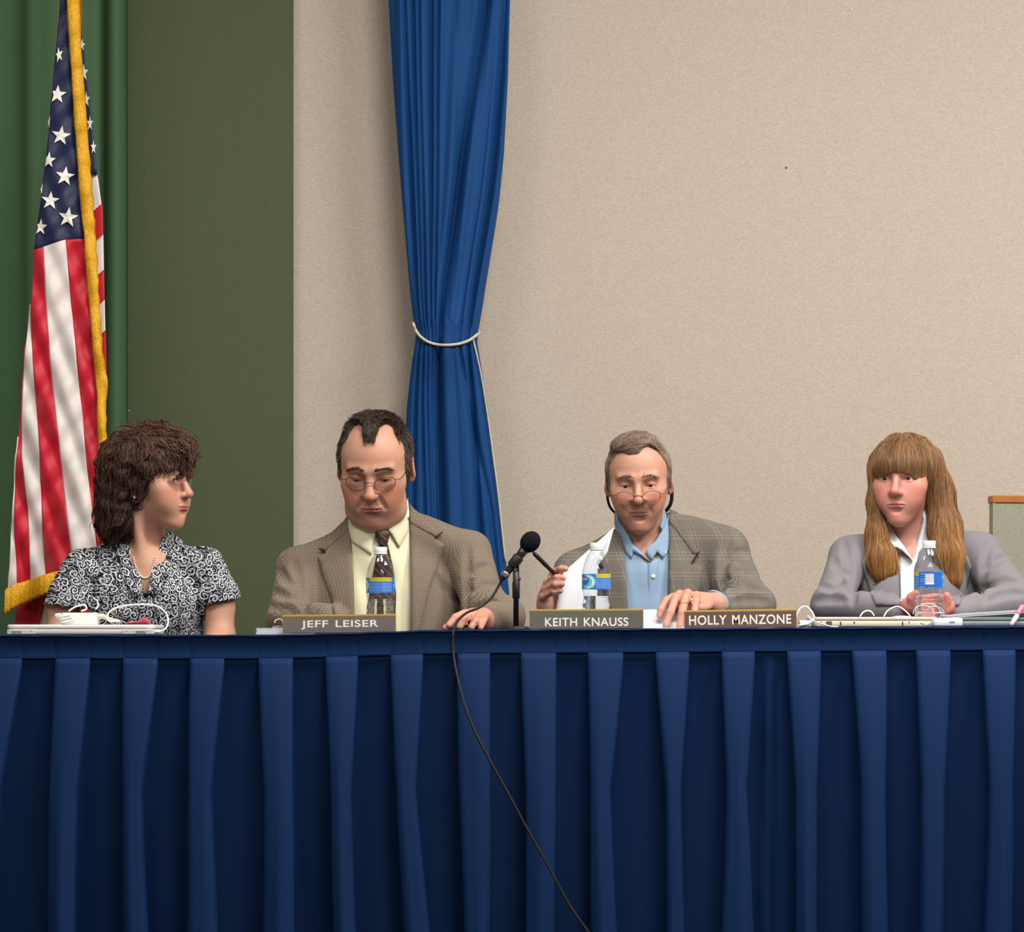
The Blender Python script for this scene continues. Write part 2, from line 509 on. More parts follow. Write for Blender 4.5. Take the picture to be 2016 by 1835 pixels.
# ------------------------------------------------------------------ green stage curtain at the left
def velvet(name, rgb, rough=.75, sheen=.3, namp=.1):
    m = Mat(name, lin(*rgb), rough, .2); c = lin(*rgb)
    m.b.inputs['Sheen Weight'].default_value = sheen; m.b.inputs['Sheen Roughness'].default_value = .5
    m.b.inputs['Sheen Tint'].default_value = (*[min(1, q*2.5) for q in c], 1)
    n = m.noise(500, 2); m.color(m.mix(n, tuple(q*(1-namp) for q in c), tuple(q*(1+namp) for q in c))); m.bump(n, .1, .001); return m.m
M_GREEN = velvet('green_curtain_cloth', (74, 104, 74), .85, .15)
gc = empty('stage_curtain', W(60, 1772, 1.62)*[1, 1, 0], 'dark green stage curtain hanging in soft folds behind the flag', 'curtain')
us = np.linspace(-1150, 240, 260); zs = np.linspace(.03, ZT-.06, 60)
P = np.zeros((len(zs), len(us), 3))
for i, z in enumerate(zs):
    amp = .005+.012*np.clip((z-.9)/2, 0, 1)
    yy = 1.70+amp*(np.sin(us/25.0+.6+.25*np.sin(us/61.0))*.7+.5*np.sin(us/58.0+1.0))
    yy = yy+.05*np.exp(-((us-203)/9.0)**2)*np.clip((z-.8)/1.2, .1, 1)-.02*np.exp(-((us-60)/14)**2)*np.clip((z-.8)/1.5, 0, 1)
    yy = yy+.12*np.clip((us-229)/11.0, 0, 1)**1.5
    for j, u in enumerate(us): P[i, j] = ((u-1008)*(1.7+DIST)/FPX, yy[j], z)
b = MB(); b.grid(P); back = P.copy(); back[:, :, 1] += .006
o = b.build('curtain_cloth', M_GREEN, gc)
sm = o.modifiers.new('thickness', 'SOLIDIFY'); sm.thickness = .004; sm.offset = 1
MB().tube([(P[0, 0, 0]-.05, 1.70, ZT-.05), (P[0, -1, 0], 1.70, ZT-.05)], .014, 10).build('curtain_rail', plain('rail_metal', (120, 120, 118), .4, .5, metal=.8), gc)

# ------------------------------------------------------------------ tied blue drape on the beige wall
M_BLUE = velvet('blue_drape_velour', (19, 68, 124), .75, .25, .08)
YD = 1.74
VV = [-840, -400, 0, 150, 300, 400, 500, 560, 600, 630, 655, 675, 700, 750, 800, 900, 1000, 1100, 1170, 1300, 1500, 1765]
LL = [748, 755, 765, 773, 784, 792, 801, 806, 810, 814, 818, 817, 812, 806, 801, 795, 790, 786, 784, 780, 776, 772]
RR = [1012, 1008, 1004, 1000, 992, 982, 966, 956, 950, 945, 940, 940, 944, 952, 960, 973, 985, 996, 1003, 1014, 1024, 1032]
def groove(tab_s, w, d): return (np.array(tab_s), w, d)
GV = [-840, 0, 650, 700, 1000, 1765]
GR = [groove([.12, .13, .09, .10, .13, .15], .018, .018), groove([.2, .2, .15, .17, .24, .25], .016, .016), groove([.25, .25, .20, .24, .30, .32], .014, .014),
      groove([.35, .35, .27, .30, .34, .36], .022, .02), groove([.41, .41, .33, .34, .37, .38], .016, .018), groove([.82, .80, .41, .40, .41, .42], .04, .055),
      groove([.97, .96, .86, .84, .78, .76], .03, .03), groove([.55, .56, .60, .62, .60, .58], .05, .008), groove([.9, .9, .72, .72, .90, .92], .03, .016)]
s = np.linspace(0, 1, 200); rows = np.concatenate([np.arange(-840, 600, 30), np.arange(600, 720, 5), np.arange(720, 1770, 25)])
front = np.zeros((len(rows), len(s), 3)); backp = front.copy()
for i, v in enumerate(rows):
    l, r = np.interp(v, VV, LL), np.interp(v, VV, RR); wd = (r-l)/(FPX/(YD+DIST)); thick = .05+.03*np.exp(-((v-660)/60)**2)
    tie = np.exp(-((v-664)/26.0)**2)
    y = YD+.0-thick*np.sqrt(np.clip(1-(2*s-1)**2, 0, 1))**.8
    for ts, w, d in GR:
        g = np.interp(v, GV, ts); y = y+d*(1-.55*tie)*np.exp(-np.abs((s-g)/w)**1.6)
    y = y+.006*np.sin(s*40+v*.01)*(1-tie)*(v < 640)
    y = y+.012*tie
    for j in range(len(s)):
        u = l+(r-l)*s[j]; q = W(u, v, YD); front[i, j] = (q[0], min(y[j], YD+.05), q[2])
        backp[i, j] = (q[0], YD+.055+.01*math.sin(s[j]*30), q[2])
dr = empty('tied_drape', (front[0, 100, 0], YD, 0), 'blue velour drape gathered with a cord on the beige wall', 'drape')
b = MB(); b.grid(front[::-1]); n1 = len(b.v); b.grid(backp[::-1][:, ::-1])
nr, ns = len(rows), len(s)
for i in range(nr-1):
    b.f.append((i*ns, (i+1)*ns, n1+(i+1)*ns+ns-1, n1+i*ns+ns-1)); b.f.append((i*ns+ns-1, n1+i*ns, n1+(i+1)*ns, (i+1)*ns+ns-1))
b.build('drape_cloth', M_BLUE, dr)
def drape_pt(u, v, off=.004):
    i = np.abs(rows-v).argmin(); l, r = np.interp(v, VV, LL), np.interp(v, VV, RR)
    j = int(np.clip((u-l)/(r-l), 0, 1)*(ns-1)); a = max(0, j-12); bb = min(ns, j+13)
    q = W(u, v, YD); y = front[i, a:bb, 1].min()-off
    return (q[0], y, q[2])
M_CORD = plain('cream_cord', (205, 196, 172), .8, .2, 900, .3)
tp = [(815, 641), (819, 652), (828, 665), (842, 676), (860, 682), (882, 684), (905, 681), (925, 673), (940, 661)]
pts = [drape_pt(u, v) for u, v in tp]
pts = [(pts[0][0]-.004, YD+.04, pts[0][2]+.012)]+pts+[(pts[-1][0]+.006, YD+.04, pts[-1][2]+.012)]
loop = catmull(pts, 6); bk = [(loop[-1][0]-k*(loop[-1][0]-loop[0][0])/5, YD+.075, loop[0][2]+.004) for k in range(1, 5)]
MB().tube(np.vstack([loop, bk]), .0042, 8, closed=True).build('tieback_cord', M_CORD, dr)
tail = [(934, 671), (941, 700), (950, 742), (958, 790), (966, 845), (974, 905), (982, 965), (990, 1040), (997, 1105)]
MB().tube(catmull([drape_pt(u-2, v, .003) for u, v in tail], 4), .0024, 6).build('edge_piping', M_CORD, dr)
lead = [(812, 690), (806, 740), (801, 790), (797, 840), (794, 900)]
MB().tube(catmull([(W(u+.5, v, YD)[0], YD+.02, W(u, v, YD)[2]) for u, v in lead], 4), .0018, 6).build('edge_piping', M_CORD, dr)

# ------------------------------------------------------------------ flag on its pole
YFL = 1.36
fl = empty('flag_on_pole', (W(150, 0, YFL)[0], YFL+.03, 0), 'striped flag with white stars and gold fringe hanging from its pole', 'flag')
def flagcloth(name, rgb, namp=.06):
    m = Mat(name, lin(*rgb), .5, .35); c = lin(*rgb); n = m.noise(700, 2)
    m.b.inputs['Sheen Weight'].default_value = .15
    m.color(m.mix(n, tuple(q*(1-namp) for q in c), tuple(min(1, q*(1+namp)) for q in c))); return m.m
M_FR = flagcloth('flag_red', (196, 22, 46)); M_FW = flagcloth('flag_white', (226, 218, 214)); M_FB = flagcloth('flag_blue', (22, 32, 70)); M_ST = flagcloth('star_white', (240, 238, 230))
M_GOLD = Mat('gold_fringe', lin(232, 172, 22), .55, .4)
_n = M_GOLD.noise(480, 2, stretch=(1, 1, .3)); M_GOLD.color(M_GOLD.mix(_n.ramp(.3, .7), lin(206, 142, 10), lin(246, 192, 36))); M_GOLD.bump(_n, .6, .003); M_GOLD = M_GOLD.m
# edges of the strips in px per row of the photo
fv = [-420, -100, 0, 100, 200, 300, 400, 480, 600, 700, 800, 900, 1000, 1060, 1110, 1140, 1170]
e = {
 'left':  [150, 124, 118, 110, 101, 92, 79, 68, 58, 48, 41, 31, 26, 23, 20, 17, 14],
 'a':     [151, 125, 119, 111, 102, 93, 79, 68, 58, 48, 41, 31, 28, 29, 32, 34, 36],        # outer red | next white, shows low down
 'b':     [151, 125, 119, 111, 102, 93, 80, 69, 60, 56, 44, 46, 53, 57, 60, 62, 64],
 'c':     [152, 127, 121, 113, 104, 95, 82, 85, 92, 98, 108, 117, 126, 131, 140, 146, 152],
}
# explicit columns read off the photograph: boundaries at rows
bv = [475, 600, 700, 800, 900, 1000, 1060, 1120, 1175]
B0 = [66, 58, 46, 40, 30, 25, 21, 18, 14]            # far left edge
B1 = [66, 58, 46, 41, 31, 27, 29, 32, 34]            # white (low) | red
B2 = [66.5, 58.5, 47, 42, 42, 47, 50, 54, 56]        # red | white
B2r = [67, 59, 60, 72, 72, 78, 58, 58, 58]
colsB = {
 's0': [67, 59, 47, 41, 33, 28, 29, 32, 34],         # outer white/red
 's1': [67.5, 60, 49, 43, 43, 55, 57, 60, 62],       # red -> white
 's2': [68, 61, 64, 73, 79, 82, 85, 90, 94],         # white -> red
 's3': [85, 91, 98, 108, 119, 130, 137, 146, 154],   # red -> white
 's4': [128, 140, 150, 160, 170, 180, 188, 196, 204],# white -> red
 's5': [170, 181, 191, 197, 204, 210, 214, 218, 222],# red -> fringe
}
def fdepth(u, v):
    w = (u-40)/170.0
    y = YFL-.03*math.sin(max(0, min(1, w))*PI)
    y += .010*math.sin((u*.055+v*.021))*min(1, max(.15, (v-300)/500))+.006*math.sin(u*.13-v*.05+1.2)*min(1, max(.2, v/700))+.004*math.sin(u*.09+v*.09)+.010*math.sin(u*.035+v*.004+.5)
    return y
def strip(name, vv, L, R, mat, dy=0.0, nu=14, nv=90, v0=None, v1=None, fd=None, topcurve=None, botcurve=None, thick=.0022, parent=None, label=None):
    v0 = vv[0] if v0 is None else v0; v1 = vv[-1] if v1 is None else v1
    P = np.zeros((nv+1, nu+1, 3))
    for i in range(nv+1):
        for j in range(nu+1):
            v = v0+(v1-v0)*i/nv; t = j/nu
            u = np.interp(v, vv, L)*(1-t)+np.interp(v, vv, R)*t
            vq = v+(topcurve(u)*(1-i/nv) if topcurve else 0)+(botcurve(u)*(i/nv)**6 if botcurve else 0)
            P[i, j] = W(u, vq, (fd or fdepth)(u, vq)+dy)
    o = MB().grid(P).build(name, mat, parent or fl, label=label)
    m = o.modifiers.new('thickness', 'SOLIDIFY'); m.thickness = thick; m.offset = -1
    return o, P
# blue field
tv = [-460, -100, 0, 100, 200, 300, 400, 475, 492]
tl = [146, 124, 118, 110, 101, 92, 79, 68, 66]; tr_ = [150, 150, 150, 153, 158, 164, 171, 176, 178]
tc = lambda u: float(np.interp(u, [60, 85, 128, 180], [13, 6, -8, -8]))     # slanted lower hem of the field
strip('star_field', tv, tl, tr_, M_FB, 0, 22, 130, v1=480, botcurve=tc)
bvx = [470]+bv[1:]
def colv(k): return colsB[k]
strip('red_stripe', bv, colv('s2'), colv('s3'), M_FR, .001, topcurve=tc, v0=478, v1=1150)
strip('white_stripe', bv, colv('s3'), colv('s4'), M_FW, .0005, topcurve=tc, v0=478, v1=1150)
strip('red_stripe', bv, colv('s4'), colv('s5'), M_FR, 0, topcurve=tc, v0=478, v1=1150)
strip('white_stripe', bv, colv('s1'), colv('s2'), M_FW, .003, topcurve=None, v0=600, v1=1158)
strip('red_stripe', bv, colv('s0'), colv('s1'), M_FR, .005, v0=680, v1=1160)
strip('white_stripe', bv, B0, colv('s0'), M_FW, .007, v0=860, v1=1163)
# bottom hem fringe, then the back layer below it
fh = [(0, 8), (0, 0)]
P = np.zeros((8, 60, 3))
for j, u in enumerate(np.linspace(9, 180, 60)):
    top = np.interp(u, [9, 30, 60, 100, 180], [1163, 1150, 1143, 1129, 1112]); bot = np.interp(u, [9, 35, 60, 100, 180], [1210, 1192, 1184, 1165, 1148])
    for i in range(8):
        v = top+(bot-top)*i/7+(1.6*math.sin(j*2.4) if i == 7 else 0); P[i, j] = W(u-2*i/7, v, fdepth(u, 1150)-.012-.006*math.sin(i/7*PI)+.0015*math.sin(j*1.9))
o = MB().grid(P).build('hem_fringe', M_GOLD, fl); m = o.modifiers.new('thickness', 'SOLIDIFY'); m.thickness = .006; m.offset = -1
bk = lambda u, v: YFL+.05+.006*math.sin(u*.12+v*.02)
kv = [1120, 1180, 1300, 1500]
strip('red_stripe', kv, [34, 36, 20, 10], [110, 92, 62, 40], M_FR, 0, 10, 20, fd=bk)
strip('white_stripe', kv, [110, 92, 62, 40], [150, 132, 112, 90], M_FW, 0, 10, 20, fd=bk)
strip('red_stripe', kv, [150, 132, 112, 90], [190, 180, 165, 150], M_FR, 0, 10, 20, fd=bk)
# vertical fringe strip and the back fold right of it
zv = [-470, -100, 0, 100, 250, 400, 500, 600, 700, 745, 765, 790, 900, 1100]
gl = [146, 139, 133, 140, 149, 161, 170, 179, 187, 190, 192, 194, 198, 205]; gr = [152, 155, 154, 157, 169, 181, 188, 193, 199, 209, 211, 204, 208, 214]
P = np.zeros((150, 7, 3))
for i, v in enumerate(np.linspace(-470, 1100, 150)):
    l, r = np.interp(v, zv, gl), np.interp(v, zv, gr); fr = 1.2*math.sin(i*1.7)*(v > 300)
    for j in range(7):
        t = j/6; u = l+(r-l)*t+fr*t; P[i, j] = W(u, v, fdepth(u, v)-.014-.008*math.sin(t*PI)+.002*math.sin(i*2.1))
o = MB().grid(P).build('edge_fringe', M_GOLD, fl); m = o.modifiers.new('thickness', 'SOLIDIFY'); m.thickness = .006; m.offset = -1
rv = [-460, -100, 0, 100, 200, 300, 340, 420, 500, 600, 700, 760, 900, 1150]
rl = [149, 150, 148, 150, 158, 164, 168, 176, 180, 186, 192, 195, 200, 205]; rr_ = [152, 155, 154, 166, 177, 188, 191, 202, 204, 206, 209, 210, 207, 212]
bfd = lambda u, v: YFL+.012+.004*math.sin(v*.03)
strip('star_field', rv, rl, rr_, M_FB, 0, 6, 60, v0=-460, v1=345, fd=bfd)
seg = [345, 412, 476, 546, 607, 668, 760, 1150]; 
for k in range(len(seg)-1):
    slope = lambda u: -(u-188)*.9
    strip('white_stripe' if k % 2 == 0 else 'red_stripe', rv, rl, rr_, M_FW if k % 2 == 0 else M_FR, 0, 6, 14, v0=seg[k], v1=seg[k+1]+16, fd=lambda u, v, k=k: YFL+.012+.0008*(8-k)+.004*math.sin(v*.03), topcurve=slope)
# thin gold edge at upper left
P = np.array([[W(np.interp(v, [-100, 0, 100], [126, 121, 113])-4+5*t, v, YFL-.018) for t in (0, 1)] for v in np.linspace(-100, 80, 20)])
o = MB().grid(P).build('edge_fringe', M_GOLD, fl); m = o.modifiers.new('thickness', 'SOLIDIFY'); m.thickness = .003
# stars
def star(u, v, R, rotd=0, sx=1.0, back=False):
    uv = [(u, v)]
    for k in range(10):
        r = R if k % 2 == 0 else R*.40; a = math.radians(-90+36*k+rotd); vq = v+r*math.sin(a); uq = u+r*math.cos(a)*sx
        uv.append((uq, vq) if back else (max(uq, np.interp(vq, tv, tl)+.6), vq))
    f = []
    pts = [];
    for t, dz in ((0, .0026), (1, 0)):
        for q in uv: pts.append(W(q[0], q[1], (bfd(q[0], q[1]) if back else fdepth(q[0], q[1]))-.0045-(dz if t == 0 else -.004)))
    for k in range(1, 11):
        n = k % 10+1; f.append((0, n, k)); f.append((k, n, n+11, k+11))
    mk('star', pts, f, M_ST, fl, False)
for q in ((113, 186, 19, 5), (120, 267, 20, 8), (96, 315, 17, 6, .85), (128, 347, 20, 8), (99, 395, 19, 6), (134, 428, 21, 8), (80, 447, 17, 4, .8), (116, 108, 16, -12, .55), (94, 241, 13, 0, .3), (80, 372, 12, 0, .3)): star(*q)
for q in ((161, 88, 13, 10, .55), (165, 143, 18, 0, .5), (170, 196, 17, 0, .42), (177, 243, 16, 0, .4), (184, 290, 15, 0, .4)): star(*q, back=True)
M_POLE = plain('oak_pole', (150, 104, 58), .45, .5, 30, .2)
MB().lathe([(.013, 0), (.013, 2.95), (.018, 2.96), (.02, 3.0), (.004, 3.08)], (W(150, 0, YFL)[0], YFL+.03, .05), None, 16).build('pole', M_POLE, fl)
MB().lathe([(.15, 0), (.15, .012), (.11, .03), (.03, .05), (.022, .12)], (W(150, 0, YFL)[0], YFL+.03, 0), None, 32).build('pole_base', plain('brass_base', (150, 118, 60), .35, .5, metal=.8), fl)

# ------------------------------------------------------------------ low fabric partition with a wood cap, right
YP = 1.5; x0 = W(1951, 0, YP)[0]
pr = empty('partition_panel', (x0+.4, YP, 0), 'grey-green fabric partition with a wooden top rail standing by the beige wall', 'partition')
R = rot(6)
ztop = W(0, 976, YP)[2]; h = ztop/2
M_PGREY = wallcover('partition_fabric', (150, 151, 135), .16)
M_WOOD = plain('oak_rail', (168, 104, 40), .45, .5, 40, .2)
def rb(c, hh, bev=.003): return MB().box(np.array([x0, YP, 0])+R@np.array(c, float), hh, bev, R)
rb((.42, 0, (ztop-.018)/2+.03), (.415, .018, (ztop-.018)/2-.03)).build('fabric_panel', M_PGREY, pr, False)
rb((.42, 0, ztop-.0105), (.424, .022, .0105)).build('top_rail', M_WOOD, pr, False)
for x in (.0, .84): rb((x+(.004 if x == 0 else -.004), 0, (ztop-.02)/2), (.004, .02, (ztop-.02)/2), .001).build('edge_trim', plain('edge_alu', (150, 148, 132), .5), pr, False)
for x in (.15, .7): rb((x, 0, .015), (.03, .2, .015)).build('foot', plain('foot_metal', (90, 90, 88), .5), pr, False)

# ================================================================== tables, cloth and pleated skirt
def ztab(u): return np.interp(u, [-400, 540, 860, 2016, 2500], [.729, .729, .740, .7485, .752])
def U2X(u): return (u-1008)*DIST/FPX
TD = .5
M_LAM = plain('laminate_top', (150, 120, 90), .5); M_LEG = plain('table_leg_steel', (90, 90, 92), .4, .5, metal=.7)
for (ua, ub, lab) in ((-420, 690, 'folding table under the blue skirt behind the lone white laptop'), (700, 2480, 'long folding table under the blue skirt behind the microphone')):
    xa, xb = U2X(ua), U2X(ub); za, zb = ztab(ua if ua < 0 else 900)-.006, ztab(500 if ua < 0 else ub)-.006
    if ua > 0: za -= .0015
    ang = -math.degrees(math.atan2(zb-za, xb-xa)); Rr = rot(0, 0, ang)
    t = empty('folding_table', ((xa+xb)/2, TD/2, 0), lab, 'table')
    MB().box(((xa+xb)/2, TD/2+.02, (za+zb)/2-.014), ((xb-xa)/2, TD/2-.02, .014), .003, Rr).build('tabletop', M_LAM, t, False)
    for x in (xa+.12, xb-.12):
        for y in (.08, TD-.05):
            MB().tube([(x, y, 0), (x, y, np.interp(x, [xa, xb], [za, zb])-.028)], .013, 10).build('leg', M_LEG, t)
# cloth + skirt (one fabric)
M_SKIRT = Mat('navy_skirt_cloth', lin(6, 38, 80), .7, .15)
c = lin(6, 38, 80); n = M_SKIRT.noise(600, 2); M_SKIRT.b.inputs['Sheen Weight'].default_value = .0; M_SKIRT.b.inputs['Sheen Tint'].default_value = (.1, .3, .7, 1)
M_SKIRT.color(M_SKIRT.mix(n, tuple(q*.88 for q in c), tuple(q*1.12 for q in c))); M_SKIRT.bump(n, .1, .0008); M_SKIRT = M_SKIRT.m
sk = empty('table_skirt', (0, 0, 0), 'navy blue pleated table skirt hanging from the long table front', 'table skirt')
UU = np.arange(-420, 2481, 10.0)
top = []
yy = np.concatenate([[-.012, -.011, -.008], np.linspace(.01, TD, 8)])
P = np.zeros((len(yy), len(UU), 3))
for i, y in enumerate(yy):
    for j, u in enumerate(UU): P[i, j] = (U2X(u), y, ztab(u)-(.004 if i == 0 else .0012 if i == 1 else 0)+.0006*math.sin(u*.07))
o = MB().grid(P).build('cloth_top', M_SKIRT, sk); m = o.modifiers.new('thickness', 'SOLIDIFY'); m.thickness = .003; m.offset = -1
# header band with stitched pleat tops
vb = np.array([1.5, 3, 14, 22, 26, 40, 44, 47])        # px below the cloth edge
pl = [(-22, 43, -38, 4, -38, -4), (110, 177, 103, 155, 105, 155), (243, 310, 248, 283, 250, 295), (375, 441, 375, 418, 373, 430), (510, 576, 523, 577, 525, 583),
      (642, 704, 655, 692, 662, 703), (770, 832, 783, 820, 797, 845), (900, 964, 905, 964, 915, 962), (1026, 1094, 1035, 1091, 1038, 1091), (1158, 1226, 1163, 1200, 1164, 1212),
      (1291, 1356, 1310, 1338, 1308, 1341), (1421, 1485, 1428, 1465, 1418, 1478), (1550, 1615, 1563, 1602, 1565, 1603), (1678, 1744, 1693, 1738, 1692, 1740),
      (1804, 1870, 1810, 1853, 1803, 1845), (1935, 1998, 1942, 1985, 1932, 1983)]
for k in range(1, 4):
    pl.insert(0, tuple(q-130 for q in pl[0][:2])+tuple(q-130+(8 if j % 2 == 0 else -4) for j, q in enumerate(pl[0][:2]*2))); pl.append(tuple(q+130 for q in pl[-1]))
P = np.zeros((len(vb), len(UU)*2, 3)); U3 = np.linspace(-420, 2480, len(UU)*2)
ed = np.array([q for p in pl for q in p[:2]])
for j, u in enumerate(U3):
    dm = np.abs(ed-u).min()
    for i, d in enumerate(vb):
        y = -.0050+.0075*d/47+.0022*math.exp(-(dm/2.2)**2)*(d > 5)+.0012*math.exp(-((d-24)/2.0)**2)-(.0018 if d > 40 else 0)
        P[i, j] = (U2X(u), y, ztab(u)-.001-d/880.0)
o = MB().grid(P).build('header_band', M_SKIRT, sk); m = o.modifiers.new('thickness', 'SOLIDIFY'); m.thickness = .002; m.offset = -1
# pleats: proud box pleats and set-back panels in one continuous cloth
NR = 46
def lr(p, t):                                   # t 0 top .. 1 floor
    a = np.interp(t, [0, .03, .45, .93, 1], [p[0], p[0], p[2], p[4], p[4]]); b_ = np.interp(t, [0, .03, .45, .93, 1], [p[1], p[1], p[3], p[5], p[5]])
    return a, b_
rowsP = []
for i in range(NR+1):
    t = i/NR; t_ = t
    line = []
    yp = -.006-.062*(1-math.exp(-t*3.2))*1.0-.012*t            # proud panels lean out
    yr = -.002+.030*(1-math.exp(-t*9))-.018*t                  # recesses fall back
    for k, p in enumerate(pl):
        a, b_ = lr(p, t); hw = (b_-a)/2; c_ = (a+b_)/2; ph = k*1.7
        wob = 2.2*math.sin(t*5+ph)*t
        a += wob; b_ += wob; c_ += wob
        fold = 7+10*t
        line += [(a+fold, yr+.004), (a+fold*.3, yr-.004), (a+.2, (yp+yr)/2), (a-.3, yp+.006), (a+1.5, yp+.0005)]
        for q in np.linspace(.12, .88, 7): line.append((a+(b_-a)*q, yp-.010*t*math.sin(q*PI)-.002*math.sin(q*PI)+.0025*t*math.sin(q*9+ph)))
        line += [(b_-1.5, yp+.0005), (b_+.3, yp+.006), (b_-.2, (yp+yr)/2), (b_-fold*.3, yr-.004), (b_-fold, yr+.004)]
        if k+1 < len(pl):
            na, _ = lr(pl[k+1], t); na += 2.2*math.sin(t*5+(k+1)*1.7)*t+fold
            pb = b_-fold
            for q in np.linspace(.1, .9, 9):
                extra = 0
                u = pb+(na-pb)*q
                extra -= .016*math.sin(q*PI)**2*t*(1.0 if k % 3 else .4)*(.7+.3*math.sin(k*2.1+t*2))
                if 1480 < u < 1545: extra -= .03*math.exp(-((u-(1514-6*t))/9)**2)*min(1, t*4)
                line.append((u, yr+.005+extra+.003*math.sin(q*7+ph)*t))
    zt = lambda u: ztab(u)-.001-46/880.0
    rowsP.append([(U2X(u), y, zt(u)*(1-t)+.012*t) for u, y in line])
o = MB().grid(np.array(rowsP)).build('pleated_cloth', M_SKIRT, sk); m = o.modifiers.new('thickness', 'SOLIDIFY'); m.thickness = .0015; m.offset = -1
# ================================================================== people
def skin_mat(name, sss=.12):
    m = Mat(name, (.6, .4, .3), .5, .4)
    n = m.noise(260, 3); n2 = m.noise(26, 2)
    col = m.attr('Col'); m.color(m.scale(col, (n*.14+n2*.20)+.83)); m.bump(n, .12, .0008)
    m.b.inputs['Subsurface Weight'].default_value = sss; m.b.inputs['Subsurface Radius'].default_value = (.012, .005, .003); m.b.inputs['Subsurface Scale'].default_value = .6
    return m.m
M_SKIN = skin_mat('skin')
def hair_mat(name, rough=.58):
    m = Mat(name, (.1, .06, .03), rough, .4); m.color(m.attr('Col'))
    return m.m
M_HAIR = hair_mat('hair')
M_EYE = Mat('eyeball', (.8, .8, .8), .12, .5); M_EYE.color(M_EYE.attr('Col')); M_EYE = M_EYE.m
M_WIRE = plain('spectacle_wire', (92, 66, 48), .3, .6, metal=.7)
def lens_mat():
    m = bpy.data.materials.new('spectacle_lens'); m.use_nodes = True; nt = m.node_tree; nt.nodes.remove(nt.nodes['Principled BSDF'])
    out = nt.nodes['Material Output']; a = nt.nodes.new('ShaderNodeBsdfTransparent'); b = nt.nodes.new('ShaderNodeBsdfGlossy'); b.inputs['Roughness'].default_value = .05
    f = nt.nodes.new('ShaderNodeFresnel'); f.inputs[0].default_value = 1.45; x = nt.nodes.new('ShaderNodeMixShader')
    nt.links.new(f.outputs[0], x.inputs[0]); nt.links.new(a.outputs[0], x.inputs[1]); nt.links.new(b.outputs[0], x.inputs[2]); nt.links.new(x.outputs[0], out.inputs[0])
    a.inputs[0].default_value = (.93, .93, .95, 1); return m
M_LENS = lens_mat()
M_GOLDM = plain('gold_ring', (235, 190, 110), .25, .6, metal=1.0)

